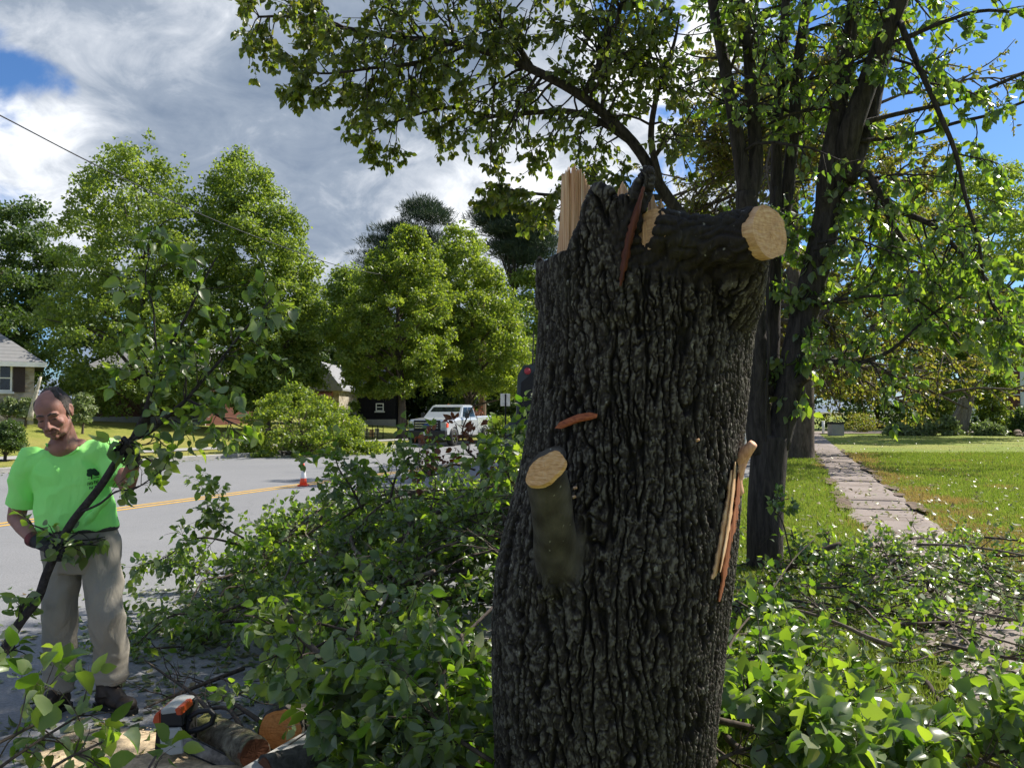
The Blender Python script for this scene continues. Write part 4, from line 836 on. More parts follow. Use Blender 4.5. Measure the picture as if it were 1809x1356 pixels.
hg = limb([(1352, 780, 7.35), (1354, 700, 7.35), (1358, 620, 7.35), (1356, 500, 7.35), (1372, 330, 7.4)], 0.006, 0.02)
# the long limb reaching left above the road
ol = limb([(1318, 480, 7.5), (1250, 430, 7.4), (1180, 350, 7.2), (1118, 252, 7.1), (1030, 172, 7.0), (945, 125, 6.9), (880, 98, 6.9), (790, 75, 6.8), (700, 66, 6.8), (600, 48, 6.7), (520, 30, 6.7), (455, 30, 6.7)], 0.062, 0.009)
o2 = limb([(1115, 250, 7.1), (1060, 215, 7.2), (1005, 197, 7.3), (930, 200, 7.3), (860, 205, 7.3), (790, 190, 7.3), (700, 215, 7.3), (640, 240, 7.3)], 0.035, 0.006)
o3 = limb([(940, 122, 6.9), (900, 60, 6.8), (850, 10, 6.7), (800, -60, 6.6)], 0.03, 0.01)
o4 = limb([(880, 98, 6.9), (872, 170, 6.9), (868, 240, 6.9), (866, 300, 6.9)], 0.010, 0.004)
o5 = limb([(1030, 172, 7.0), (1060, 110, 6.9), (1090, 40, 6.8), (1110, -60, 6.7)], 0.035, 0.012)
o6 = limb([(820, 82, 6.85), (740, 110, 6.7), (660, 120, 6.6), (580, 130, 6.6), (510, 125, 6.6)], 0.022, 0.005)
o7 = limb([(1180, 350, 7.2), (1120, 345, 7.2), (1050, 340, 7.2), (980, 345, 7.2), (900, 335, 7.2), (870, 325, 7.2)], 0.03, 0.006)
o8 = limb([(1165, 320, 7.15), (1150, 240, 7.0), (1165, 150, 6.8), (1190, 80, 6.7), (1200, 30, 6.6)], 0.035, 0.008)
t2_main = b
L_ = 0.058
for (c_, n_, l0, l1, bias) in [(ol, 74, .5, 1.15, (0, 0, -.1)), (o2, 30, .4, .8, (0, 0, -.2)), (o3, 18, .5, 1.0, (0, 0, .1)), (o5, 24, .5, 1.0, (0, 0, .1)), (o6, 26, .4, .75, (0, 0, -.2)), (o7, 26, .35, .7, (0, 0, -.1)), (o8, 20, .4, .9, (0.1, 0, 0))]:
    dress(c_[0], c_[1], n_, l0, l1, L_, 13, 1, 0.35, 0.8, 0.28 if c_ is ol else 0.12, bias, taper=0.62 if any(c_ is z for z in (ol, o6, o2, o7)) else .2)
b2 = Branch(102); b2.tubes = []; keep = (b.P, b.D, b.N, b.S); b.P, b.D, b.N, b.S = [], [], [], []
for (c_, n_, l0, l1, t0, bias) in [(LS, 8, .3, .6, .5, (0, 0, 0)), (RS, 16, .3, .7, .45, (0, 0, -.1)), (s1, 26, .4, 1.0, .1, (-.3, 0, 0)), (s2, 22, .4, 1.0, .2, (0, 0, 0)), (s3, 20, .4, .9, .15, (0, .2, 0)), (s4, 22, .4, 1.0, .1, (0, .2, 0)), (s5, 26, .4, 1.0, .2, (0, 0, 0)), (s6, 22, .3, .7, .15, (-.1, 0, -.1)), (s7, 10, .3, .7, .15, (0, .2, 0)),
                                (r1, 24, .35, .75, .15, (0, 0, -.1)), (r1b, 22, .35, .8, .2, (0, 0, 0)), (r2, 30, .25, .55, .12, (0, 0, -.2)), (r3, 3, .2, .4, .1, (0, 0, -.2)), (r4, 4, .2, .4, .3, (0, 0, 0)), (r5, 4, .2, .4, .3, (0, 0, 0)), (r6, 13, .3, .6, .15, (0, 0, .05)), (r7, 9, .3, .6, .15, (0, 0, 0)), (tw, 10, .2, .5, .1, (0, 0, -.1)), (hg, 3, .1, .25, .7, (0, 0, 0))]:
    dress(c_[0], c_[1], int(n_ * .70), l0, l1, 0.072, 9, 1, 0.3, 0.8, t0, bias)
# a sleeve of young leaves hanging on the leaning stem
for k in range(60):
    i = rg.randint(6, len(RS[0])); p = RS[0][i] + rg.normal(0, .05, 3); d = unit(rg.normal(0, 1, 3) + np.array([0, -1.1, -.5])); pts = b.path(p, d, 0.28, .3, .4, 4); b.tube(pts, np.linspace(.005, .003, 5)); b.leaves_on(pts, 9, .09, .2, 1.0, .2)
# crown above the frame, what shades the stump and the road
for k in range(15):
    c_ = [s1, s2, s3, s4, s5, s1, s2, o3, o5][k % 9]; p = c_[0][-1 - rg.randint(0, 4)]; th = rg.uniform(0, 2 * math.pi); d = np.array([math.cos(th), math.sin(th), rg.uniform(.1, .9)])
    b.shoot(p, d, rg.uniform(1.3, 2.2), .03, 2, 0.085, 10, 5, 0.2, 0.5, 0.3, 0.4, 0.75, 0.55, 0.25)
shade_limb = smoothpath([s6[0][-12], (3.9, 6.0, 6.2), (4.2, 5.0, 6.3), (4.4, 4.3, 6.3)], 6); b.tube(shade_limb, np.linspace(.05, .015, len(shade_limb)))  # extra limb out of view, added to shade the stump
for k in range(16):
    p = shade_limb[rg.randint(8, len(shade_limb))]; b.shoot(p, (rg.normal(), rg.normal(), .3), rg.uniform(.6, 1.1), .015, 2, .085, 12, 5, 0.2, .5, .3, .4, .75, .55, .2)
wood_ = b.wood('trunk', M_BARK2, t2, rbig=0.06, nmax=14)
keep2 = (b.P, b.D, b.N, b.S)
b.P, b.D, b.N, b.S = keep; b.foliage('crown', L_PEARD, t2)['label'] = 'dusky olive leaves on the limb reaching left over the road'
b.P, b.D, b.N, b.S = keep2; b.foliage('crown', L_PEAR, t2)
cutface('sawn_face', Vector(at(1426, 662, 7.3)), (0.8, -0.35, 0.5), 0.048, simple('pale_cut_wood', (0.6, 0.42, 0.28), 0.8, var=.2), t2, off=0.006)
# ------------------------------------------------------------------ cut branches piled on the road, near the camera
def mound(x, y):
    xb = -0.95 - (y - 4) * 0.52
    H = np.interp(y, [2.8, 3.5, 4.5, 5.5, 6.5, 7.5, 8.6], [.30, .42, .66, .86, .92, .74, .25])
    left = ss((x - xb) / 1.25); front = ss((y - 2.5) / .8); back = ss((9.2 - y) / 1.2); right = 1 - 0.75 * ss((x - 0.55 - (y - 3) * .12) / 1.0)
    return H * (0.22 + 0.78 * left) * (x > xb - .25) * front * back * right
def mound2(x, y):
    hump = .9 * np.exp(-(((x - 3.9) / 1.5) ** 2 + ((y - 6.9) / 1.2) ** 2)); h2 = np.exp(-(((x - 1.8) / .8) ** 2 + ((y - 5.6) / 1.6) ** 2))
    return 0.13 + 0.03 + 0.30 * hump + 0.10 * h2
def laid_branch(seed, p, az, L, field, mat, name, label, group, leaf=0.068, kids=11, nl=9, r0=0.02, lift=0.0, zfrac=(0.55, 1.0), sub=3, kl=(0.25, 0.5), bare=0.0):
    b = Branch(seed); g_ = b.rng; n = 7; pts = []; x, y = p; a = az; zf = g_.uniform(*zfrac)
    for i in range(n + 1):
        t = i / n; z = max(0.03, field(np.array(x), np.array(y)) * (zf + (1.0 - zf) * t * .8) + lift * t + g_.normal(0, .015)); pts.append((x, y, float(z))); a += g_.normal(0, .18); x += math.cos(a) * L / n; y += math.sin(a) * L / n
    pts = smoothpath(pts, 2); rr = np.linspace(r0, r0 * .25, len(pts)); b.tube(pts, rr)
    for k in range(kids):
        i = int(g_.uniform(.15, .98) * (len(pts) - 1.01)); q = pts[i]; tan = unit(pts[i + 1] - pts[i]); d = unit(tan * 0.6 + g_.normal(0, .6, 3) + np.array([0, 0, .45]))
        b.shoot(q, d, g_.uniform(*kl), max(.003, rr[i] * .4), 1, leaf, nl if g_.uniform() > bare else 0, sub, 0.25, 0.25, 0.35, 0.7, 0.75, .55, .2)
    e = empty(name, tuple(pts[0]), label, 'cut branch', group); b.wood('stem', M_TWIG, e, rbig=.03); b.foliage('foliage', mat, e); return e
rp = random.Random(5)
PL = 'leafy cut branch in the brush pile left of the stump, '
def plab(x, y): return 'in its low front' if y < 4.3 else ('on its left shoulder' if x < -1.6 else ('along its crest' if y > 6.0 else 'in its shaded middle'))
def rlab(x, y): return 'nearest the camera' if y < 4.2 else ('beside the second trunk' if x < 2.6 else ('by the pavement end' if y > 6.2 else 'in the middle'))
k = 0; tries = 0
while k < 96 and tries < 4000:
    tries += 1; y = rp.uniform(3.0, 8.2); x = rp.uniform(-3.6, 1.0)
    if float(mound(np.array(x), np.array(y))) < 0.16 : continue
    az = R(rp.choice([rp.uniform(120, 215), rp.uniform(60, 300)])); far_ = y > 5.6
    laid_branch(1000 + k, (x + .30, y - .05), az, rp.uniform(.6, 1.15), mound, L_PEAR, 'cut_branch', PL + plab(x, y), 'cut branches of the brush pile left of the stump', leaf=rp.uniform(.046, .058), kids=13, nl=11, r0=rp.uniform(.008, .017), zfrac=(.45, .95), sub=3, kl=(.18, .38)); k += 1
RL = 'leafy cut branch on the grass right of the stump, '
k = 0
while k < 104:
    y = rp.uniform(2.7, 8.8); x = rp.uniform(.05, .64) * y + rp.uniform(-.3, .6)
    rel = (x - SW0[0]) * SWN[0] + (y - SW0[1]) * SWN[1]
    if y < 3.3 and x < 1.1: continue
    if y > 7.9 and rp.random() < .6: continue
    if x < 0.9 + (y - 2.7) * .1 or (x > .62 * y and rp.random() < .5): continue
    laid_branch(2000 + k, (x, y), R(rp.uniform(0, 360)), rp.uniform(.6, 1.3), mound2, L_PEAR, 'fallen_branch', RL + rlab(x, y), 'cut branches strewn right of the stump', leaf=rp.uniform(.05, .062), kids=6, nl=7, r0=rp.uniform(.006, .016), zfrac=(.4, 1.0), sub=1, kl=(.12, .28)); k += 1
M_TWIGP = m_bark('weathered_twig_bark', (0.07, 0.055, 0.045), (0.26, 0.21, 0.17), (1, 1, 1), 40, 0.3, 0.003)
# bare stems lying over the leaves
k = 0
while k < 64:
    left_ = k < 46
    if left_: y = rp.uniform(3.3, 7.6); x = rp.uniform(-3.0, .5); f_ = mound
    else: y = rp.uniform(3.0, 7.6); x = rp.uniform(.3, .6) * y; f_ = mound2
    if left_ and float(mound(np.array(x), np.array(y))) < .3: continue
    b = Branch(3000 + k); a = R(rp.uniform(0, 360)); L = rp.uniform(.7, 1.5); pts = []; xx, yy = x, y; lift = rp.uniform(.03, .10)
    for i in range(7): pts.append((xx, yy, max(.02, float(f_(np.array(xx), np.array(yy)))) + lift)); a += rp.uniform(-.25, .25); xx += math.cos(a) * L / 6; yy += math.sin(a) * L / 6
    pts = smoothpath(pts, 3); rr = np.linspace(rp.uniform(.008, .016), .003, len(pts)); b.tube(pts, rr)
    for _ in range(6): i = rp.randint(3, len(pts) - 2); b.shoot(pts[i], unit(unit(pts[i + 1] - pts[i]) + b.rng.normal(0, .6, 3) + np.array([0, 0, .4])), rp.uniform(.15, .4), rr[i] * .5, 1, .05, 2, 2, .1, .3, .35, .6, .7, .5, .3)
    e = empty('bare_branch', tuple(pts[0]), ('nearly bare twiggy branch lying across the brush pile left of the stump' if left_ else 'nearly bare twiggy branch lying over the leaves right of the stump'), 'bare branch', 'bare branches over the brush'); b.wood('stem', M_TWIGP if k % 2 else M_TWIG, e, rbig=.03); b.foliage('foliage', L_PEAR, e); k += 1
# near bright branches, traced
def traced(name, label, pts, r0, r1, seed, mat, leaf, n, l0, l1, nl=10, kids=3, hang=.3, grav=.2, group=None, up=.6, t0=.1, cat='cut branch', bias=(0, 0, .2), rfrac=.45):
    b = Branch(seed); C_ = smoothpath([tuple(p[1:]) if p[0] == 'w' else at(*p)[:] for p in pts], 5); rr = np.linspace(r0, r1, len(C_)); b.tube(C_, rr); g_ = b.rng
    for k in range(n):
        t = g_.uniform(t0, 1) * (len(C_) - 1.01); i = int(t); p = C_[i] + (C_[i + 1] - C_[i]) * (t - i); tan = unit(C_[i + 1] - C_[i]); d = unit(tan * .6 + unit(np.cross(tan, g_.normal(size=3))) * .8 + np.array(bias))
        b.shoot(p, d, g_.uniform(l0, l1), max(.0025, rr[i] * rfrac), 1, leaf, nl, kids, grav, hang, .35, up, .7, .55, .2)
    e = empty(name, tuple(C_[0]), label, cat, group); b.wood('stem', M_TWIG, e, rbig=.03); b.foliage('foliage', mat, e); return e, b
traced('cut_branch', 'dark stem slanting down through bright leaves in the pile, just left of the stump base', [(505, 1060, 4.0), (520, 1110, 3.6), (570, 1160, 3.3), (640, 1225, 3.1), (700, 1290, 2.95), (760, 1330, 2.85), (830, 1370, 2.7)], .012, .02, 301, L_PEAR, .066, 20, .12, .30, 8)
traced('cut_branch', 'long bare-ended grey stem crossing low in the pile toward the stump base', [(560, 1240, 3.2), (640, 1255, 3.1), (700, 1258, 3.05), (760, 1300, 3.0), (850, 1350, 2.9)], .008, .016, 302, L_PEAR, .08, 18, .12, .3, 9)
traced('cut_branch', 'pale peeled stick standing in the pile right beside the stump', [(815, 1120, 3.6), (825, 1180, 3.4), (850, 1230, 3.3), (885, 1280, 3.2)], .008, .012, 303, L_PEAR, .075, 10, .12, .28, 8)
for i, (pts, lb) in enumerate([([(470, 1080, 4.3), (560, 1100, 3.9), (660, 1120, 3.6), (760, 1110, 3.5)], 'leafy stem lying across the pile front at knee height'),
    ([(640, 1330, 2.9), (700, 1270, 2.9), (770, 1210, 3.0), (800, 1150, 3.1)], 'bright leafy shoot rising left of the stump base'),
    ([(870, 1345, 2.6), (790, 1290, 2.7), (720, 1220, 2.9), (640, 1170, 3.1)], 'bright leafy shoot leaning left from the stump base'),
    ([(600, 1300, 3.1), (660, 1330, 2.9), (740, 1365, 2.7)], 'leafy shoot spilling over the bottom edge left of the stump')]):
    traced('cut_branch', lb, pts, .008, .005, 310 + i, L_PEAR, .064, 17, .12, .28, 8)
# twigs standing out of the top of the pile against the road, some with dead brown leaves
L_DEAD = leafmat('dead_brown_leaf', G((0.10, 0.03, 0.015), (0.17, 0.06, 0.03), (0.08, 0.03, 0.02)), G((0.25, 0.07, 0.02), (0.35, 0.12, 0.04)), tmix=.3)
traced('cut_branch', 'arching stem with dead brown leaves above the pile, in front of the pickup', [(905, 960, 5.2), (885, 900, 5.3), (868, 850, 5.4), (840, 810, 5.5), (822, 790, 5.5), (818, 755, 5.5), (845, 700, 5.5)], .014, .004, 320, L_DEAD, .05, 9, .1, .25, 5, 2)
traced('cut_branch', 'crooked bare twig with brown withered leaves reaching left above the road', [(840, 830, 5.5), (800, 820, 5.5), (770, 838, 5.5), (745, 828, 5.5), (740, 800, 5.5), (765, 790, 5.5)], .008, .003, 321, L_DEAD, .045, 7, .1, .2, 3, 2)
traced('cut_branch', 'leafy twig sticking up from the pile top next to the stump', [(930, 900, 4.6), (905, 850, 4.7), (880, 800, 4.9), (885, 770, 5.0)], .010, .004, 322, L_PEAR, .055, 22, .12, .3, 8)
traced('cut_branch', 'leafy twig on the pile top in front of the road line', [(690, 880, 5.8), (700, 840, 5.8), (720, 810, 5.8), (745, 800, 5.8)], .010, .004, 323, L_PEAR, .055, 12, .12, .25, 7)
traced('cut_branch', 'slim shoot leaning up and left from the pile, nearest the traffic cone', [(640, 900, 6.0), (620, 860, 6.0), (600, 830, 6.0), (590, 800, 6.0)], .010, .004, 324, L_PEAR, .06, 14, .12, .28, 7)
traced('cut_branch', 'low spray reaching left over the road at the pile edge', [(420, 960, 6.3), (350, 950, 6.4), (290, 985, 6.4), (245, 1000, 6.4)], .010, .003, 325, L_PEAR, .06, 16, .12, .3, 6)
traced('cut_branch', 'short upright shoot on the left shoulder of the pile', [(430, 950, 6.2), (395, 930, 6.3), (370, 905, 6.3), (365, 885, 6.3)], .008, .003, 326, L_PEAR, .06, 12, .1, .25, 6)
traced('cut_branch', 'arched bare twig hanging over the asphalt at the pile\'s lower left', [(440, 1060, 5.0), (380, 1085, 5.0), (310, 1085, 5.0), (265, 1115, 5.0), (240, 1140, 5.0)], .009, .003, 327, L_PEAR, .055, 8, .1, .22, 4)
for i, (pts, lb) in enumerate([([(415, 1300, 4.1), (340, 1225, 4.4), (290, 1190, 4.6), (255, 1165, 4.7)], 'bare forked stick lying on the asphalt beside the boot'), ([(430, 1290, 4.1), (400, 1250, 4.3), (340, 1255, 4.25), (300, 1235, 4.3)], 'short bare stick lying on the asphalt behind the chainsaw'), ([(470, 1280, 4.1), (410, 1240, 4.4), (370, 1215, 4.6), (340, 1200, 4.7)], 'grey bare stick running from the logs up the asphalt'), ([(430, 1180, 5.0), (340, 1215, 4.7), (290, 1235, 4.5), (255, 1250, 4.4)], 'thin stick across the asphalt right of the boots')]):
    P_ = [('w', *atz(p[0], p[1], .03 + .02 * (j % 2))) for j, p in enumerate(pts)]
    traced('dropped_stick', lb, P_, .014, .004, 330 + i, L_PEAR, .05, 7, .1, .3, 0, 2, bias=(0, 0, .05), cat='stick')
# right side stems seen clearly
traced('fallen_branch', 'thick grey forked branch slanting over the leaves beside the second trunk', [(1375, 1010, 7.0), (1420, 985, 7.0), (1450, 972, 7.0), (1485, 960, 7.0)], .035, .022, 340, L_PEAR, .06, 6, .15, .35, 6)
traced('fallen_branch', 'long thin bowed switch rising from the stump base to the second trunk', [(1268, 1195, 3.6), (1300, 1120, 4.0), (1350, 1060, 4.4), (1400, 990, 4.8), (1440, 950, 5.0)], .007, .003, 341, L_PEAR, .06, 3, .1, .2, 3)
traced('fallen_branch', 'dark stem running right along the bottom in front of the leaf litter', [(1262, 1270, 2.9), (1340, 1288, 2.9), (1430, 1312, 2.9), (1510, 1340, 2.9), (1600, 1365, 2.8)], .012, .014, 342, L_PEAR, .075, 18, .12, .3, 9)
traced('fallen_branch', 'forked pale grey stem in the middle of the leaves at lower right', [(1370, 1235, 3.6), (1440, 1248, 3.5), (1480, 1268, 3.4), (1520, 1310, 3.2)], .008, .012, 343, L_PEAR, .07, 12, .12, .3, 8)
traced('fallen_branch', 'dark stick at the right edge above the bottom leaves', [(1700, 1300, 3.3), (1750, 1282, 3.4), (1800, 1262, 3.5), (1850, 1250, 3.5)], .010, .012, 344, L_PEAR, .07, 8, .12, .3, 8)
for i, (pts, lb) in enumerate([([(1270, 1340, 2.6), (1330, 1320, 2.65), (1400, 1330, 2.6)], 'bright leafy shoot at the bottom edge touching the stump'), ([(1430, 1370, 2.6), (1480, 1320, 2.7), (1560, 1310, 2.75)], 'bright leafy shoot at the bottom centre-right'), ([(1560, 1370, 2.7), (1640, 1320, 2.8), (1720, 1300, 2.9)], 'bright leafy shoot near the bottom right corner'), ([(1700, 1375, 2.7), (1760, 1330, 2.8), (1830, 1320, 2.8)], 'bright leafy shoot in the bottom right corner'), ([(1290, 1180, 3.6), (1330, 1160, 3.8), (1400, 1140, 4.0)], 'leafy shoot beside the right foot of the stump'), ([(1300, 1060, 4.2), (1350, 1090, 4.3), (1400, 1120, 4.3)], 'leafy shoot in front of the second trunk'), ([(1400, 1000, 6.4), (1385, 930, 6.4), (1370, 890, 6.4), (1395, 880, 6.4)], 'small bright sprout against the second trunk')]):
    traced('fallen_branch', lb, pts, .007, .004, 350 + i, L_PEAR, .07 if i < 4 else (.065 if i < 6 else .05), 14 if i < 6 else 5, .10, .24, 7)
# bottom left corner, closest leaves
for i, (pts, lb) in enumerate([([(-60, 1400, 2.0), (20, 1340, 2.1), (80, 1300, 2.2), (120, 1275, 2.3), (150, 1258, 2.35)], 'large-leaved shoot rising in the bottom left corner'), ([(-40, 1330, 2.0), (40, 1290, 2.1), (80, 1270, 2.2)], 'large-leaved shoot at the left edge below the boots'), ([(20, 1420, 1.9), (100, 1350, 2.0), (180, 1310, 2.1)], 'large-leaved shoot along the bottom left edge'), ([(200, 1440, 1.9), (245, 1385, 2.0), (275, 1335, 2.1)], 'upright large-leaved shoot in front of the chainsaw')]):
    traced('cut_branch', lb, pts, .005, .003, 370 + i, L_PEAR, .062 if i < 3 else .075, [8, 4, 6, 2][i], .08, .2, 5, 1)

# ------------------------------------------------------------------ loose leaves
rng = np.random.RandomState(77)
def litter(name, label, X, Y, Z, size, mat, tilt=.25, seed=1):
    n = len(X); g_ = np.random.RandomState(seed); a = g_.uniform(0, 2 * math.pi, n); D = np.stack([np.cos(a), np.sin(a), g_.normal(0, tilt, n)], -1); N = np.stack([g_.normal(0, tilt, n), g_.normal(0, tilt, n), np.where(g_.uniform(size=n) < .5, 1., -1.)], -1)
    props(leaves_mesh(name, np.stack([X, Y, Z], -1), D, N, size * g_.uniform(.6, 1.2, n), T_NEAR if size > .05 else T_MID, mat, None, g_), label, 'leaves', kind='stuff')
n = 19000; Y = 2.4 + 7.4 * rng.uniform(0, 1, n) ** .8; X = rng.uniform(.12, .72, n) * Y + .3; rel = (X - SW0[0]) * SWN[0] + (Y - SW0[1]) * SWN[1]
ok = ((Y < 8.6) | (rng.uniform(size=n) < .25)) & ((rel < 2.2) | (rng.uniform(size=n) < .6)); X, Y = X[ok], Y[ok]; Z = .14 + .18 * mound2(X, Y) * rng.uniform(0, 1, len(X)) ** 1.5
L_LIT = leafmat('litter_leaf', G((0.05, 0.11, 0.022), (0.08, 0.14, 0.03), (0.13, 0.17, 0.06), (0.19, 0.20, 0.10), (0.16, 0.10, 0.05), (0.08, 0.13, 0.04)), G((0.15, 0.28, 0.02), (0.28, 0.36, 0.05)), under=(0.24, 0.28, 0.19), tmix=.3, rough=.34, spec=.6)
litter('leaf_litter', 'loose green leaves covering the ground right of the stump', X, Y, Z, .062, L_LIT, .35, 1)
n = 2600; Y = rng.uniform(3.2, 7.5, n); X = -rng.uniform(0.15, .66, n) * Y; ok = rng.uniform(size=n) < .25 + .75 * (X > -1.2 - Y * .33); X, Y = X[ok], Y[ok]
litter('leaf_litter', 'loose leaves scattered on the asphalt around the boots', X, Y, np.full(len(X), .008), .055, L_LIT, .16, 2)
n = 1700; Y = 9 + 38 * rng.uniform(0, 1, n) ** 1.6; X = rng.uniform(.3, .68, n) * Y; s_, d_ = xy2sd(X, Y); ok = d_ < Nedge(s_) - .2; X, Y = X[ok], Y[ok]
litter('leaf_litter', 'pale fallen leaves dotted over the right lawn and pavement', X, Y, np.full(len(X), .195), .075, leafmat('faded_leaf', G((.16, .19, .07), (.24, .25, .12), (.18, .12, .06)), G((.3, .35, .1), (.4, .4, .15)), tmix=.2, rough=.4), .3, 3)
n = 700; s1_ = rng.uniform(8, 40, n); d1_ = Fedge(s1_) + rng.normal(-.3, .35, n); X, Y = sd2xy(s1_, d1_)
litter('leaf_litter', 'leaves gathered along the far kerb', X, Y, np.where(d1_ > Fedge(s1_), .16, .012), .08, L_LIT, .2, 4)
# ------------------------------------------------------------------ houses
def m_stone(name, cols, mortar, sc=3.0):
    m = MT(name); v = m.coord(scale=(sc, sc, sc * 1.8)); vo = m.n('ShaderNodeTexVoronoi'); m.l(v, vo.inputs['Vector']); vo.inputs['Scale'].default_value = 1.0; ve = m.n('ShaderNodeTexVoronoi', feature='DISTANCE_TO_EDGE'); m.l(v, ve.inputs['Vector']); ve.inputs['Scale'].default_value = 1.0
    sx = m.n('ShaderNodeSeparateColor'); m.l(vo.outputs['Color'], sx.inputs[0]); n = len(cols); c = m.ramp(sx.outputs[0], [(i / (n - 1), cc) for i, cc in enumerate(cols)])
    c = m.mix(m.ramp(ve.outputs['Distance'], [(0.02, (1, 1, 1)), (0.07, (0, 0, 0))]), c, mortar); return m.done(m.principled(c, .9, 0, .2, m.bump(ve.outputs['Distance'], .5, .03)))
def m_brick(name, a, b, mo, sc=4.0):
    m = MT(name); v = m.coord(rot=(R(90), 0, 0)); br = m.n('ShaderNodeTexBrick'); m.l(v, br.inputs['Vector']); br.inputs['Scale'].default_value = sc; m.set(br.inputs['Color1'], a); m.set(br.inputs['Color2'], b); m.set(br.inputs['Mortar'], mo); br.inputs['Mortar Size'].default_value = 0.015
    br.inputs['Row Height'].default_value = .3; return m.done(m.principled(br.outputs['Color'], .9, 0, .2))
def m_lines(name, col, dark, period, axis=2, duty=0.12, rough=.6):
    m = MT(name); c0 = m.n('ShaderNodeTexCoord'); sp = m.n('ShaderNodeSeparateXYZ'); m.l(c0.outputs['Object'], sp.inputs[0]); f = m.math('FRACT', m.math('DIVIDE', sp.outputs[axis], period)); n = m.noise(m.coord(), 5, 4)
    c = m.mix(m.math('LESS_THAN', f, duty), m.ramp(n, [(.3, tuple(x * .85 for x in col)), (.7, col)]), dark); return m.done(m.principled(c, rough))
M_STONE = m_stone('tan_field_stone', [(.20, .16, .11), (.34, .29, .22), (.45, .40, .32), (.26, .23, .20)], (.33, .31, .27))
M_ROOF = m_lines('grey_shingle', (.26, .255, .25), (.15, .15, .15), .16, 2, .15, .9)
M_WHT = simple('white_paint', (.78, .78, .76), .5, var=.05)
M_GLS = simple('window_glass', (.02, .03, .04), .06, 0, .8, var=.3)
M_SHUT = simple('dark_brown_shutter', (.035, .018, .013), .5)
M_BRK = m_brick('red_brick', (.12, .045, .03), (.085, .03, .024), (.16, .14, .12))
M_SIDE = m_lines('white_siding', (.74, .75, .76), (.38, .39, .41), .14, 2, .12)
M_DK = simple('dark_siding', (.02, .02, .024), .95, 0, .1)
def window(root, px0, px1, py0, py1, Y, shutters=False, frame=.07):
    a = at(px0, py1, Y); c = at(px1, py0, Y); w, h = c.x - a.x, c.z - a.z; cx_, cz = (a.x + c.x) / 2, (a.z + c.z) / 2
    f = MB()
    for (dx, dz, sx, sz) in ((0, h / 2 - frame / 2, w, frame), (0, -h / 2 + frame / 2, w, frame), (-w / 2 + frame / 2, 0, frame, h - 2 * frame), (w / 2 - frame / 2, 0, frame, h - 2 * frame), (0, 0, w - 2 * frame, frame * .7)): f.box((cx_ + dx, Y - .04, cz + dz), (sx, .08, sz))
    fr = f.build('window', M_WHT, root); MB().box((cx_, Y - .01, cz), (w - frame, .03, h - frame)).build('pane', M_GLS, fr); MB().box((cx_, Y - .07, cz - h / 2 - .05), (w + .16, .14, .08)).build('sill', M_WHT, fr)
    if shutters:
        for s_ in (-1, 1):
            mb = MB(); sw = .42; xs = cx_ + s_ * (w / 2 + sw / 2 + .04); mb.box((xs, Y - .03, cz), (sw, .05, h + .04))
            for k in range(12): mb.box((xs, Y - .065, cz - h / 2 + .1 + k * (h - .2) / 11), (sw - .1, .02, .03))
            mb.build('shutter', M_SHUT, root)
def gable_or_hip(mb, x0, x1, y0, y1, z, h, hip=0.0, ov=.4, axis='x', th=.12):
    x0 -= ov; x1 += ov; y0 -= ov; y1 += ov
    if axis == 'x': r0 = (x0 + hip, (y0 + y1) / 2, z + h); r1 = (x1 - hip, (y0 + y1) / 2, z + h)
    else: r0 = ((x0 + x1) / 2, y0 + hip, z + h); r1 = ((x0 + x1) / 2, y1 - hip, z + h)
    a, b_, c, d = (x0, y0, z), (x1, y0, z), (x1, y1, z), (x0, y1, z); lo = [(p[0], p[1], z - th) for p in (a, b_, c, d)]
    V = [a, b_, c, d, r0, r1] + lo
    if axis == 'x': F = [(0, 1, 5, 4), (2, 3, 4, 5), (3, 0, 4), (1, 2, 5)]
    else: F = [(0, 1, 4), (1, 2, 5, 4), (2, 3, 5), (3, 0, 4, 5)]
    F += [(0, 6, 7, 1), (1, 7, 8, 2), (2, 8, 9, 3), (3, 9, 6, 0), (9, 8, 7, 6)]
    return mb.add(V, F)
# stone house at the left edge
Yh = 34.0; xr = at(60, 700, Yh).x; zb = tz(xr, Yh) - .3; ze = at(0, 641, Yh).z
h1 = empty('stone_house', (xr, Yh, zb), 'tan stone house with grey hip roof and dark shutters at the left edge', 'house')
MB().box((xr - 6, Yh + 2.5, (zb + ze) / 2), (12, 5, ze - zb)).build('wall', M_STONE, h1)
rf = gable_or_hip(MB(), xr - 12, xr, Yh, Yh + 5, ze, 2.3, 3.0).build('roof', M_ROOF, h1)
pv = at(5, 612, Yh + 2); MB().box((pv.x - .4, Yh + 1.55, ze + 1.12), (1.5, .8, .08), Matrix.Rotation(R(28), 4, 'X')).build('solar_panel', M_GLS, rf)
MB().box((xr - 6, Yh - .46, ze - .09), (12.9, .1, .2)).build('gutter', M_WHT, h1)
window(h1, 6, 28, 645, 692, Yh, True); h1.rotation_euler = (0, 0, R(31))
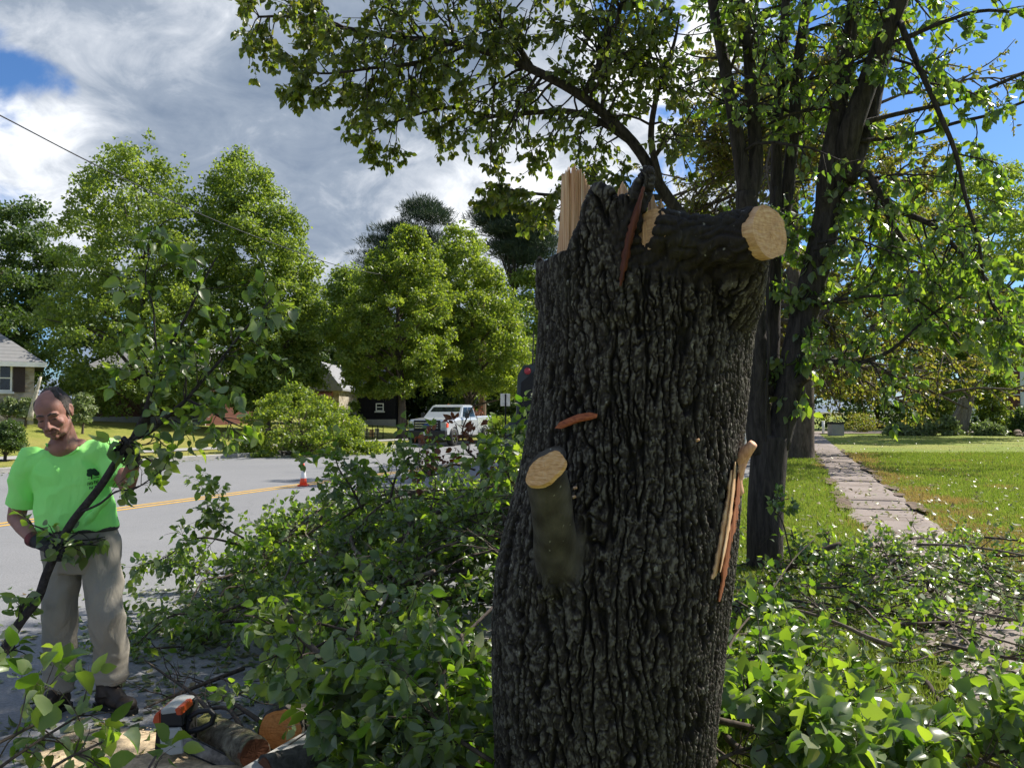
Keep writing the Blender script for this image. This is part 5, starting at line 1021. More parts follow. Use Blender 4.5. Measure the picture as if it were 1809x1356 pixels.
# low brick house between
Yh = 44.0; x0, x1 = at(150, 0, Yh).x, at(372, 0, Yh).x; zb = tz(x0, Yh) - .4; ze = zb + 3.0
h2 = empty('brick_house', ((x0 + x1) / 2, Yh, zb), 'low dark red brick house shaded under the two tallest trees', 'house')
MB().box(((x0 + x1) / 2, Yh + 4, (zb + ze) / 2), (x1 - x0, 8, ze - zb)).build('wall', M_BRK, h2); gable_or_hip(MB(), x0, x1, Yh, Yh + 8, ze, 2.2, 2.0).build('roof', M_ROOF, h2)
window(h2, 186, 202, 690, 715, Yh); window(h2, 262, 280, 690, 715, Yh); MB().box(((x0 + x1) / 2, Yh - .05, zb + .35), (x1 - x0 + .1, .12, .7)).build('foundation', M_CURB, h2)
st_ = MB()
for k in range(3): st_.box((at(362, 0, Yh).x, Yh - 1.0 - .35 * k, zb + .75 - .18 * k), (1.7, .36, .18))
st_.build('steps', M_CURB, h2)
# white gabled house
Yh = 52.0; x0, x1 = at(545, 0, Yh).x, at(604, 0, Yh).x; zb = tz(x0, Yh) - .3; ze = at(0, 690, Yh).z
h3 = empty('gabled_house', ((x0 + x1) / 2, Yh, zb), 'small house with white siding gable, copper awning and stone front', 'house')
MB().box(((x0 + x1) / 2, Yh + 4, (zb + ze) / 2), (x1 - x0, 8, ze - zb)).build('wall', M_STONE, h3)
MB().prism([(x0, Yh - .02, ze), (x1, Yh - .02, ze), ((x0 + x1) / 2, Yh - .02, ze + 1.55)], (0, 8, 0)).build('gable', M_SIDE, h3)
gable_or_hip(MB(), x0, x1, Yh, Yh + 8, ze + .12, 1.75, 0, .3, 'y').build('roof', simple('pale_roof', (.24, .245, .26), .8), h3)
MB().prism([(x0 + .2, Yh, ze - .05), (x0 + .2, Yh - .9, ze - .5), (x0 + .2, Yh, ze - .5)], (x1 - x0 - .6, 0, 0)).build('awning', simple('copper_awning', (.42, .16, .09), .45), h3)
window(h3, 570, 590, 702, 722, Yh)
# dark house behind the maple
Yh = 58.0; x0, x1 = at(636, 0, Yh).x, at(702, 0, Yh).x; zb = tz(x0, Yh) - .3; ze = zb + 2.9
h4 = empty('shaded_house', ((x0 + x1) / 2, Yh, zb), 'dark shaded house with one window behind the round maple', 'house')
MB().box(((x0 + x1) / 2, Yh + 3.5, (zb + ze) / 2), (x1 - x0, 7, ze - zb)).build('wall', M_DK, h4); gable_or_hip(MB(), x0, x1, Yh, Yh + 7, ze, 2.0, 1.5).build('roof', M_ROOF, h4); window(h4, 664, 678, 712, 726, Yh)
MB().box(((x0 + x1) / 2, Yh - .06, zb + .4), (x1 - x0 + .1, .12, .5)).build('foundation', M_CURB, h4)
# white house with brick chimney at right
Yh = 74.0; x0 = at(1786, 0, Yh).x; zb = 0.0; ze = at(0, 640, Yh).z
h5 = empty('white_house', (x0 + 6, Yh, zb), 'two-storey white house with red brick chimney at the right edge', 'house')
MB().box((x0 + 7, Yh + 4, (zb + ze) / 2), (14, 8, ze - zb)).build('wall', simple('white_clapboard', (.62, .65, .68), .6, var=.06), h5); gable_or_hip(MB(), x0, x0 + 14, Yh, Yh + 8, ze, 3, 0).build('roof', M_ROOF, h5)
MB().box((x0 - .45, Yh + .5, zb + (ze + 1.5) / 2), (.9, 1.2, ze + 1.5)).build('chimney', M_BRK, h5)
for wx in (1789.5, 1796): window(h5, wx - 2, wx + 2, 677, 696, Yh, frame=.05)
MB().box((x0 + 6.2, Yh - 1.6, 2.9), (8.5, 3.2, .25), Matrix.Rotation(R(-14), 4, 'X')).build('porch_roof', simple('blue_grey_roof', (.05, .07, .10), .6), h5)

# ------------------------------------------------------------------ utility pole, wires, sign, fence, posts
Yp = 51.5; pp = at(852, 727, Yp); zp = .5
pole = empty('utility_pole', (pp.x, Yp, zp), 'brown wooden utility pole behind the pickup truck', 'pole')
MB().tube([(pp.x, Yp, zp - .2), (pp.x, Yp, 6), (pp.x, Yp, 11)], [.25, .23, .15], 10).build('shaft', m_bark('pole_wood', (.10, .065, .045), (.24, .17, .125), (1, 1, .1), 10, .4), pole)
MB().box((pp.x, Yp, 10.2), (2.4, .12, .14)).build('crossarm', M_BARKF, pole); MB().tube([(pp.x + .2, Yp - .1, 2.2), (pp.x + .2, Yp - .1, 4.4)], [.035, .035], 8).build('conduit', M_CURB, pole)
M_WIRE = simple('wire_black', (.02, .02, .022), .5)
def wire(name, label, pts, r):
    C_ = smoothpath([at(*p)[:] for p in pts], 6); o = MB().tube(C_, [r] * len(C_), 5).build(name, M_WIRE, None, True); props(o, label, 'cable')
wire('overhead_cable', 'thin black cable sagging across the sky from the top left over the tall trees', [(-120, 145, 15), (0, 204, 17), (170, 292, 20), (340, 372, 25), (470, 425, 30), (600, 470, 36), (700, 490, 42), (852, 520, 51.4)], .016)
Ys = 39.0; sp_ = at(893, 727, Ys); sg = empty('road_sign', (sp_.x, Ys, .13), 'pale blank back of a rectangular road sign on a dark post', 'sign')
a, c = at(884, 717, Ys), at(901, 695, Ys); MB().box(((a.x + c.x) / 2, Ys + .03, (a.z + c.z) / 2), (c.x - a.x, .02, c.z - a.z), None, .006).build('panel', simple('aluminium_back', (.62, .62, .56), .5), sg)
MB().box((sp_.x, Ys, 1.25), (.07, .035, 2.4)).build('post', M_DK, sg)
Yf = 42.0; fz = tz(at(655, 0, Yf).x, Yf); fx0, fx1 = at(634, 0, Yf).x, at(681, 0, Yf).x
fe = empty('wire_fence', ((fx0 + fx1) / 2, Yf, fz), 'short wire panel fence with coloured sheets beside the round maple', 'fence')
mb = MB()
for k in range(6): mb.box((fx0 + (fx1 - fx0) * k / 5, Yf, fz + .35), (.035, .035, .72))
for k in range(4): mb.box(((fx0 + fx1) / 2, Yf + .022, fz + .06 + k * .2), (fx1 - fx0, .012, .02))
mb.build('frame', M_DK, fe)
for k, c_ in enumerate([(.35, .5, .3), (.6, .55, .25), (.6, .35, .12), (.5, .45, .25)]): MB().box((fx0 + (fx1 - fx0) * (k + .5) / 5 + .1, Yf + .05, fz + .3 + .06 * (k % 2)), ((fx1 - fx0) / 5 * .8, .01, .38)).build('sheet', simple('coloured_sheet', c_, .7), fe)
Yq = 49.5; q_ = at(1476, 727, Yq); bxs = empty('planter_box', (q_.x, Yq, .13), 'square grey stone box with a dark lid and flowers on the lawn corner', 'planter')
MB().box((q_.x, Yq, .13 + .36), (.74, .74, .72), None, .02).build('body', m_concrete('grey_stone_box', (.30, .29, .29)), bxs); MB().box((q_.x, Yq, .13 + .77), (.84, .84, .09), None, .02).build('lid', M_DK, bxs)
b = Branch(12); [b.leaves_on(b.path((q_.x, Yq, .9), (b.rng.normal(0, .5), b.rng.normal(0, .5), 1), .35, .3, 0, 3), 8, .09) for _ in range(6)]; b.foliage('flowers', L_PALE, bxs, T_MID)
w_ = at(1454, 727, 53); o = MB().tube([(w_.x, 53, .1), (w_.x, 53, .95)], [.09, .09], 8).ell((w_.x, 53, .95), (.1, .1, .06)).build('bollard', M_WHT, None, True); props(o, 'short white post at the end of the pavement by the side street', 'bollard')
rk = random.Random(4); rocks = empty('rock_pile', (at(1800, 0, 48).x, 48, .1), 'low pile of brown rocks at the right edge of the lawn', 'rocks')
for k in range(9): MB().ell((at(1778 + 6 * k, 0, 48).x + rk.uniform(-.1, .1), 48 + rk.uniform(-.5, .5), .2 + .15 * (k % 2)), (rk.uniform(.2, .4), rk.uniform(.2, .3), rk.uniform(.12, .25)), Matrix.Rotation(rk.uniform(0, 3), 4, 'Z'), 9, 6).build('rock', simple('brown_rock', (.24, .18, .14), .9, var=.4), rocks, False)

# ------------------------------------------------------------------ traffic cone
cz = at(537, 852, 16.4); cp = Vector((at(537, 727, 17.4).x, 17.4, 0.0)); cone = empty('traffic_cone', cp, 'orange traffic cone with white band on the yellow centre line', 'traffic cone')
M_ORG = simple('orange_cone_plastic', (.85, .09, .035), .45, var=.05)
MB().box(cp + Vector((0, 0, .022)), (.21, .21, .03), None, .012).build('base', M_ORG, cone)
z = [.03, .14, .15, .25, .26, .30, .31, .46, .49]; rr = [.082, .066, .064, .049, .047, .041, .039, .020, .016]
MB().tube([cp + Vector((0, 0, a)) for a in z], rr, 20).build('body', M_ORG, cone, True)
MB().tube([cp + Vector((0, 0, .17)), cp + Vector((0, 0, .33))], [.0635, .0400], 20, False).build('band', simple('white_reflective_band', (.75, .75, .75), .35), cone, True)

# ------------------------------------------------------------------ pickup truck
def loft(mb, secs, close=True):
    """secs: list of equally long point loops"""
    n = len(secs[0]); b0 = mb.n; mb.quadgrid(np.array(secs, float).reshape(-1, 3), len(secs), n, True)
    if close: mb.L.extend(list(range(b0, b0 + n))[::-1]); mb.T.append(n); k = b0 + (len(secs) - 1) * n; mb.L.extend(range(k, k + n)); mb.T.append(n)
    return mb
def xf(o, M):
    me = o.data; me.transform(M); me.update(); return o
def place_local(root, M):
    for c in root.children:
        c.matrix_parent_inverse = Matrix.Identity(4)
    root.matrix_world = M
M_SILV = simple('silver_white_paint', (.50, .53, .56), .28, .2, .5, var=.03, coat=.8)
M_CHR = simple('chrome', (.75, .75, .77), .12, 1.0, .5, var=.03)
M_BLK = simple('black_plastic', (.012, .012, .013), .45)
M_TYR = simple('tyre_rubber', (.018, .018, .018), .8)
M_AUTG = simple('tinted_glass', (.012, .016, .02), .05, 0, .8, var=.3)
M_LAMP = simple('headlamp_lens', (.55, .58, .60), .08, .3, .8)
def wheel(root, x, y, r, w, side):
    t = MB(); V = []
    prof = [(-w / 2, r * .62), (-w / 2, r * .93), (-w * .36, r), (w * .36, r), (w / 2, r * .93), (w / 2, r * .62)]
    secs = [[(x + a, y + q * math.cos(th), r + q * math.sin(th)) for (a, q) in prof] for th in np.linspace(0, 2 * math.pi, 28, endpoint=False)]
    g = np.array(secs).reshape(-1, 3); n = len(prof); tb_ = MB(); tb_.quadgrid(np.vstack([g, g[:n]]), 29, n); wh = tb_.build('wheel', M_TYR, root, True)
    rm = MB(); xo = x + side * (w * .40)
    rm.tube([(x - side * w * .1, y, r), (xo - side * .03, y, r)], [r * .63, r * .63], 24)
    for k in range(6):
        th = k * math.pi / 3; rm.box((xo, y + r * .34 * math.cos(th), r + r * .34 * math.sin(th)), (.03, r * .5, r * .14), Matrix.Rotation(th, 4, 'X'))
    rm.tube([(xo - side * .03, y, r), (xo + side * .04, y, r)], [r * .16, r * .14], 12); rm.build('rim', M_CHR, wh)
def pickup(label):
    """local frame: front faces -Y, x across, z up"""
    t = empty('pickup_truck', (0, 0, 0), label, 'pickup truck')
    W2 = 1.0
    def sec(y, hw, zb, zt, rb=.12): return [(-hw, y, zb), (-hw - .0, y, zt - rb), (-hw + rb * .7, y, zt), (hw - rb * .7, y, zt), (hw, y, zt - rb), (hw, y, zb)]
    b = MB(); loft(b, [sec(-2.78, .90, .62, 1.16), sec(-2.70, .97, .55, 1.24), sec(-1.6, 1.0, .52, 1.31), sec(-1.15, 1.0, .5, 1.33), sec(.95, 1.0, .5, 1.33)]); loft(b, [sec(1.0, 1.0, .52, 1.38, .05), sec(3.1, 1.0, .55, 1.40, .05)]); b.build('body', M_SILV, t, False)
    cb = MB(); loft(cb, [[(-.95, -1.15, 1.31), (-.95, .9, 1.31), (.95, .9, 1.31), (.95, -1.15, 1.31)], [(-.80, -.42, 1.88), (-.80, .78, 1.90), (.80, .78, 1.90), (.80, -.42, 1.88)], [(-.70, -.32, 1.94), (-.70, .7, 1.95), (.70, .7, 1.95), (.70, -.32, 1.94)]]); cb.build('cab', M_SILV, t)
    MB().add([(-.83, -1.07, 1.36), (.83, -1.07, 1.36), (.72, -.50, 1.83), (-.72, -.50, 1.83)], [(0, 1, 2, 3)]).build('windscreen', M_AUTG, t)
    for s in (-1, 1):
        MB().add([(s * .955, -.80, 1.36), (s * .955, .02, 1.36), (s * .835, .02, 1.82), (s * .835, -.42, 1.82)], [(0, 1, 2, 3)]).build('side_window', M_AUTG, t)
        MB().add([(s * .955, .10, 1.36), (s * .955, .80, 1.36), (s * .835, .70, 1.82), (s * .835, .10, 1.82)], [(0, 1, 2, 3)]).build('side_window', M_AUTG, t)
        d = MB(); d.box((s * 1.003, -.38, .95), (.012, 1.0, .02)); d.box((s * 1.003, .06, 1.0), (.012, .02, .7)); d.box((s * 1.003, -.88, 1.0), (.012, .02, .7)); dr = d.build('door', M_BLK, t); MB().box((s * 1.02, -.08, 1.18), (.04, .16, .03)).build('handle', M_CHR, dr)
        MB().box((s * 1.16, -.78, 1.42), (.2, .1, .26), None, .03).build('mirror', M_BLK, t)
        hl = MB(); hl.box((s * .84, -2.76, 1.0), (.22, .1, .34), None, .02); hl.build('headlight', M_LAMP, t); MB().box((s * .93, -2.67, .98), (.12, .2, .2), None, .02).build('indicator', M_ORG, t)
        for yy in (-1.95, 2.05):
            wheel(t, s * .90, yy, .40, .27, s)
            ar = MB(); pts = [(s * 1.0, yy + .49 * math.cos(th), .40 + .49 * math.sin(th)) for th in np.linspace(0, math.pi, 14)]; ar.tube(pts, [.035] * 14, 6); ar.build('wheel_arch', M_BLK, t, True)
        MB().box((s * .92, .1, .42), (.2, 2.0, .06), None, .02).build('running_board', M_BLK, t)
    MB().box((0, -2.76, .98), (1.34, .12, .46), None, .03).build('grille_surround', M_BLK, t)
    g = MB(); g.box((0, -2.825, .98), (1.16, .02, .32)); gr = g.build('grille', M_BLK, t)
    for k in range(3): MB().box((0, -2.85, .87 + .11 * k), (1.16, .04, .026), None, .008).build('bar', M_CHR, gr)
    MB().ell((0, -2.88, .98), (.17, .02, .07)).build('emblem', simple('blue_oval_badge', (.03, .07, .22), .3), gr, True)
    MB().box((0, -2.86, .60), (2.0, .28, .30), None, .05).build('bumper', M_BLK, t); MB().box((0, -2.84, .40), (1.8, .22, .2), None, .05).build('valance', M_BLK, t)
    MB().box((0, -3.01, .60), (.32, .012, .16)).build('number_plate', M_WHT, t)
    br = Branch(66)
    for k in range(14): br.shoot((br.rng.uniform(-.8, .8), br.rng.uniform(1.2, 2.9), 1.35), (br.rng.normal(), br.rng.normal(), 1.0), .5, .012, 1, .14, 5, 3)
    l_ = br
    return t, l_
tk, ld = pickup('silver-white pickup truck parked facing the camera on the far side of the road')
tk_loc = Vector((at(797, 727, 39.6).x, 39.6, 0)); Mt = Matrix.Translation(tk_loc) @ Matrix.Rotation(R(-19), 4, 'Z')
place_local(tk, Mt)
e = empty('brush_load', tk_loc, 'reddish brown cut brush heaped in the bed of the pickup truck', 'brush')
ow = ld.wood('stem', M_TWIG, e); of = ld.foliage('foliage', L_DEAD, e, T_MID)
for o in (ow, of): o.matrix_parent_inverse = Matrix.Identity(4)
e.matrix_world = Mt
# white van parked on the near kerb, seen between stump and second trunk
def van(label):
    t = empty('white_van', (0, 0, 0), label, 'van')
    def sec(y, hw, zb, zt, r=.18): return [(-hw, y, zb), (-hw, y, (zb + zt) * .5), (-hw + .06, y, zt - r), (-hw + r, y, zt), (hw - r, y, zt), (hw - .06, y, zt - r), (hw, y, (zb + zt) * .5), (hw, y, zb)]
    b = MB(); loft(b, [sec(-2.3, .88, .45, 1.0), sec(-2.2, .95, .4, 1.15), sec(-1.4, .97, .38, 1.3), sec(-.7, .97, .36, 1.92), sec(-.4, .97, .36, 2.0), sec(2.3, .97, .36, 2.0), sec(2.4, .93, .45, 1.9)]); b.build('body', M_WHT, t)
    MB().box((0, 2.41, 1.5), (1.5, .03, .5), None, .01).build('rear_window', M_AUTG, t); MB().box((0, 2.45, .55), (1.9, .12, .2), None, .03).build('bumper', M_BLK, t)
    MB().add([(-.8, -1.33, 1.36), (.8, -1.33, 1.36), (.74, -.75, 1.88), (-.74, -.75, 1.88)], [(0, 1, 2, 3)]).build('windscreen', M_AUTG, t)
    for s in (-1, 1):
        MB().box((s * .965, .6, 1.5), (.03, 2.6, .42), None, .01).build('side_window', M_AUTG, t); MB().box((s * .85, 2.41, 1.0), (.14, .05, .4), None, .02).build('tail_light', simple('red_lens', (.45, .02, .02), .2), t)
        for yy in (-1.5, 1.5): wheel(t, s * .88, yy, .34, .22, s)
    return t
vn = van('white van parked at the near kerb, glimpsed right of the stump'); vn.matrix_world = Matrix.Translation((at(1303, 727, 27.5).x, 27.5 + 1.5, 0)) @ Matrix.Rotation(R(-23), 4, 'Z')
for c in vn.children: c.matrix_parent_inverse = Matrix.Identity(4)
# chipper truck: rear corner left of the stump
M_NAVY = simple('dark_blue_grey_paint', (.035, .045, .055), .45, var=.2)
M_CHBK = simple('chipper_black', (.006, .006, .008), .7)
Yk = 17.6; ch = empty('wood_chipper', (at(960, 727, Yk).x, Yk, 0), 'dark blue-grey wood chipper with a round red lamp, half hidden behind the stump', 'wood chipper')
P = lambda x, y, d=0: at(x, y, Yk + d)
mb = MB(); pg = [P(915, 662), P(925, 645), P(960, 640), P(1030, 640), P(1030, 745), P(912, 745)]; mb.prism(pg, (0, 2.2, 0)); mb.build('hood', M_NAVY, ch)
pg = [P(921, 675, -.03), P(948, 652, -.03), P(1026, 652, -.03), P(1026, 738, -.03), P(916, 738, -.03)]; MB().prism(pg, (0, .02, 0)).build('opening', M_CHBK, ch)  # flat black sheet painted as the dark inside of the hood
pc = P(932, 655, -.05); MB().tube([pc, pc + Vector((0, .05, 0))], [.075, .075], 18).build('red_lamp', simple('red_lamp_lens', (.42, .04, .06), .35), ch, True)
an = P(941, 645); MB().tube([(an.x, Yk, an.z), (an.x + .02, Yk, an.z + .75)], [.02, .012], 6).build('antenna', M_BLK, ch)
MB().prism([P(885, 800, -.8), P(893, 768, -.8), P(905, 768, -.8), P(900, 806, -.8)], (0, .9, 0)).build('feed_tray', M_NAVY, ch)
MB().box(P(965, 775, .6), (1.4, 1.8, .75), None, .05).build('engine_housing', M_CHBK, ch)
MB().prism([P(900, 745, -.1), P(1030, 745, -.1), P(1030, 752, -.1), P(895, 752, -.1)], (0, .3, 0)).build('rail', M_NAVY, ch)
MB().box((P(965, 0).x, Yk + .6, .55), (1.3, 2.0, .12)).build('chassis', M_BLK, ch)
for xx in (at(900, 0, Yk).x, at(1030, 0, Yk).x): wheel(ch, xx, Yk + .9, .36, .24, -1)
jk = P(862, 842, -.6); ck = MB().prism([(jk.x - .18, jk.y, .0), (jk.x + .17, jk.y, .0), (jk.x + .17, jk.y, .22), (jk.x + .02, jk.y, .34), (jk.x - .14, jk.y, .28)], (0, .3, 0)).build('wheel_chock', simple('rusty_black_rubber', (.035, .022, .02), .8, var=.5, scale=20), None); props(ck, 'dark rusty wheel chock on the road in front of the chipper', 'wheel chock')
# ------------------------------------------------------------------ the branch the man holds
from mathutils.bvhtree import BVHTree
BR = [(-40, 1225, 4.0), (0, 1160, 4.02), (33, 1102, 4.05), (66, 1058, 4.08), (82, 1014, 4.1), (104, 965, 4.12), (128, 921, 4.12), (177, 859, 4.12), (217, 797, 4.12), (234, 775, 4.12)]
BC = smoothpath([at(*p)[:] for p in BR], 6); BRR = np.linspace(.024, .018, len(BC))
hb = Branch(401); hb.tube(BC, BRR); hg_ = hb.rng
def hl_(pts, r0, r1):
    C_ = smoothpath([at(*p)[:] for p in pts], 5); rr = np.linspace(r0, r1, len(C_)); hb.tube(C_, rr); return C_, rr
fl = hl_([(234, 775, 4.12), (246, 750, 4.12), (257, 726, 4.12), (271, 676, 4.1), (291, 624, 4.1), (329, 559, 4.1), (356, 504, 4.1), (382, 455, 4.1)], .016, .004)
fr_ = hl_([(234, 775, 4.12), (265, 762, 4.1), (300, 731, 4.08), (330, 705, 4.05), (360, 669, 4.05), (394, 631, 4.0), (428, 587, 4.0), (478, 530, 4.0)], .015, .004)
ft = hl_([(277, 655, 4.1), (281, 631, 4.15), (274, 600, 4.15), (271, 546, 4.2), (257, 491, 4.2), (264, 450, 4.2)], .007, .003)
tw1 = hl_([(330, 705, 4.05), (360, 720, 4.0), (400, 742, 3.95), (430, 755, 3.9)], .008, .003)
tw2 = hl_([(140, 905, 4.12), (175, 890, 4.05), (205, 868, 4.0), (240, 862, 4.0), (280, 835, 4.0), (292, 828, 4.0)], .007, .002)
def hdress(C_, rr, n, l0, l1, nl, leaf=.066, t0=.1, kids=2, bias=(0, 0, 0)):
    for k in range(n):
        t = hg_.uniform(t0, 1) * (len(C_) - 1.01); i = int(t); p = C_[i] + (C_[i + 1] - C_[i]) * (t - i); tan = unit(C_[i + 1] - C_[i]); d = unit(tan * .7 + unit(np.cross(tan, hg_.normal(size=3))) * .8 + np.array(bias))
        hb.shoot(p, d, hg_.uniform(l0, l1), max(.0025, rr[i] * .35), 1, leaf, nl, kids, .2, .35, .35, .5, .7, .5, .2)
hdress(fl[0], fl[1], 15, .10, .28, 5, .066); hdress(fr_[0], fr_[1], 20, .12, .32, 5, .066); hdress(ft[0], ft[1], 6, .08, .2, 4, .07); hdress(tw1[0], tw1[1], 8, .1, .24, 5, .062); hdress(tw2[0], tw2[1], 6, .08, .16, 3, .06)
hdress(BC[:14], BRR[:14], 5, .08, .18, 3, .07); hdress(BC[24:32], BRR[24:32], 7, .10, .22, 4, .068); hdress(BC[44:], BRR[44:], 5, .08, .2, 4, .075)
hbr = empty('carried_branch', tuple(BC[30]), 'long forked leafy branch held diagonally by the man in the green shirt', 'cut branch'); hb.wood('stem', m_bark('dark_branch_bark', (.018, .015, .015), (.07, .058, .055), (1, 1, 1), 40, .3, .003), hbr, rbig=.026)
hb.foliage('foliage', L_PEAR, hbr)

# ------------------------------------------------------------------ the man
def m_skin():
    m = MT('tanned_skin'); v = m.coord(); a = m.noise(v, 9, 4); f = m.noise(v, 140, 3); c = m.ramp(a, [(.3, (.24, .105, .080)), (.7, (.36, .175, .135))])
    x = m.n('ShaderNodeBsdfPrincipled'); m.l(c, x.inputs['Base Color']); x.inputs['Roughness'].default_value = .62; x.inputs['Subsurface Weight'].default_value = .12; x.inputs['Subsurface Radius'].default_value = (.02, .008, .004); x.inputs['Subsurface Scale'].default_value = .5
    m.l(m.bump(f, .25, .002), x.inputs['Normal']); return m.done(x.outputs[0])
def m_cloth(name, a, b, k=7, weave=500, bump=.5, dist=.012, stretch=(1, 1, .6)):
    m = MT(name); v = m.coord(scale=stretch); n1 = m.noise(v, k, 4, .55, .8); n2 = m.noise(m.coord(), 3, 3); w = m.noise(m.coord(), weave, 2)
    c = m.ramp(n2, [(.3, a), (.7, b)]); nm = m.bump(w, .2, .001, m.bump(n1, bump, dist)); x = m.principled(c, .9, 0, .15, nm); return m.done(x)
M_SKIN = m_skin()
M_SHIRT = m_cloth('fluorescent_green_shirt', (.33, .93, .22), (.42, .98, .28), 6, 500, .75, .03, (1, 1, .5))
M_TROU = m_cloth('grey_khaki_trousers', (.26, .24, .20), (.38, .345, .29), 7, 400, .8, .03, (1, 1, .45))
M_BOOT = simple('worn_brown_leather', (.035, .024, .017), .6, var=.4, scale=14, bump=.3)
M_SOLE = simple('boot_sole', (.012, .011, .010), .85)
M_GLV = simple('black_work_glove', (.014, .013, .015), .75, var=.3, bump=.3)
M_HAIR = simple('grey_brown_hair', (.055, .043, .037), .6, var=.4, scale=40, bump=.8, bscale=300)
man = empty('person', (at(140, 727, 4.38).x, 4.38, 0), 'balding man in a fluorescent green T-shirt and khaki trousers dragging a leafy branch', 'person')
q = lambda x, y, Y=4.38: at(x, y, Y)
HC = q(94, 730, 4.26); HM = Matrix.Translation(HC) @ Matrix.Rotation(R(-11), 4, 'Y') @ Matrix.Rotation(R(9), 4, 'Z') @ Matrix.Rotation(R(22), 4, 'X') @ Matrix.Scale(.98, 4)
hp = lambda x, y, z: HM @ Vector((x, y, z)); HR = HM.to_3x3().normalized()
sk = MB()
sk.ell(hp(0, .015, .03), (.080, .103, .093), HR, 28, 18); sk.ell(hp(0, -.028, -.03), (.066, .072, .088), HR, 24, 16); sk.ell(hp(0, -.035, .045), (.066, .06, .055), HR, 24, 16)
sk.ell(hp(0, -.040, -.082), (.052, .050, .034), HR, 20, 12); sk.ell(hp(0, -.078, -.104), (.022, .020, .018), HR); sk.chain([hp(-.058, -.0, -.06), hp(-.04, -.05, -.095), hp(0, -.075, -.105), hp(.04, -.05, -.095), hp(.058, 0, -.06)], [.018, .016, .016, .016, .018])
sk.chain([hp(0, -.096, .008), hp(0, -.118, -.030), hp(0, -.124, -.040)], [.009, .012, .014]); 
for s in (-1, 1):
    sk.ell(hp(s * .012, -.110, -.043), (.009, .011, .008), HR); sk.ell(hp(s * .043, -.068, -.032), (.024, .022, .022), HR)
    sk.chain([hp(s * .010, -.098, .017), hp(s * .030, -.098, .024), hp(s * .052, -.080, .016)], [.009, .0095, .008]); sk.ell(hp(s * .031, -.083, -.001), (.0165, .0135, .0125), HR)
    sk.chain([hp(s * .082, .020, .028), hp(s * .090, .026, .020), hp(s * .090, .026, -.004), hp(s * .083, .012, -.030)], [.007, .008, .0075, .0075]); sk.ell(hp(s * .083, .014, -.002), (.006, .014, .022), HR)
    sk.chain([hp(s * .022, -.103, -.050), hp(s * .034, -.092, -.070)], [.008, .007])
sk.chain([hp(-.024, -.094, -.076), hp(0, -.107, -.069), hp(.024, -.094, -.076)], [.0045, .0065, .0045]); sk.chain([hp(-.020, -.093, -.085), hp(0, -.103, -.083), hp(.020, -.093, -.085)], [.0045, .007, .0045])
NB = q(118, 792, 4.37)
sk.chain([hp(0, .02, -.06), hp(0, .035, -.10), NB], [.062, .060, .068], 20); sk.chain([NB + Vector((-.06, 0, -.01)), NB + Vector((.07, 0, .0))], [.055, .055]); sk.ell(q(112, 788, 4.325), (.078, .072, .062), None, 20, 12)
sk.chain([hp(-.03, .01, -.07), q(108, 792, 4.27)], [.014, .011]); sk.chain([hp(.055, .02, -.05), q(116, 792, 4.27)], [.016, .011])
# torso, pelvis and legs under the clothes
sk.ell(q(122, 850), (.165, .105, .19), None, 24, 16); sk.ell(q(138, 920), (.15, .10, .15), None, 20, 14); sk.chain([q(60, 818), q(186, 796)], [.055, .055])
SLJ, ELJ, WLJ = q(48, 818, 4.38), q(29, 914, 4.44), q(60, 953, 4.24)
SRJ, ERJ, WRJ = q(194, 800, 4.40), q(225, 858, 4.28), q(236, 815, 4.16)
sk.chain([SLJ, ELJ], [.055, .046], 16); sk.chain([ELJ, ELJ.lerp(WLJ, .4), WLJ], [.045, .044, .030], 16); sk.chain([SRJ, ERJ], [.052, .042], 16); sk.chain([ERJ, ERJ.lerp(WRJ, .4), WRJ], [.040, .042, .030], 16)
legs = [(q(112, 975), q(106, 1085, 4.33), q(102, 1215, 4.38)), (q(178, 970), q(189, 1085, 4.30), q(197, 1200, 4.40))]
for h_, k_, a_ in legs: sk.chain([h_, k_, a_], [.075, .055, .045], 16)
# bare finger tips are inside gloves; gloves carry the fingers
organic('body', sk, M_SKIN, man, .0045, 3, .5)
for s in (-1, 1):
    MB().ell(hp(s * .031, -.0955, -.0045), (.0115, .0028, .0030), HR, 14, 8).build('eye', simple('eye_dark', (.03, .02, .018), .2), man, True)
    e_ = MB(); e_.chain([hp(s * .012, -.106, .024), hp(s * .030, -.107, .031), hp(s * .050, -.091, .024)], [.0035, .0045, .003]); e_.build('eyebrow', M_HAIR, man, True)
MB().chain([hp(-.021, -.1000, -.0805), hp(0, -.1105, -.0755), hp(.021, -.1000, -.0805)], [.0012, .0016, .0012]).build('mouth', simple('lip_line', (.10, .035, .03), .6), man, True)
hr = MB(); hr.ell(hp(0, .045, .030), (.086, .082, .090), HR, 26, 16)
for s in (-1, 1): hr.ell(hp(s * .066, .020, .038), (.020, .055, .048), HR, 20, 12); hr.ell(hp(s * .075, -.004, .004), (.0085, .016, .028), HR)
hr.chain([hp(.062, -.018, .045), hp(.050, -.012, .090), hp(.030, .02, .112)], [.014, .020, .018], 14)
hr.ell(hp(.0, .06, .095), (.055, .055, .034), HR, 20, 12)
ho = organic('hair', hr, M_HAIR, man, .005, 3, .5); me = ho.data; n_ = len(me.vertices); co = np.empty(n_ * 3, np.float32); no = np.empty(n_ * 3, np.float32); me.vertices.foreach_get('co', co); me.vertices.foreach_get('normal', no); co = co.reshape(-1, 3) + no.reshape(-1, 3) * (perlin(co.reshape(-1, 3) * [260, 260, 90])[:, None] * .0028); me.vertices.foreach_set('co', co.ravel().astype(np.float32))
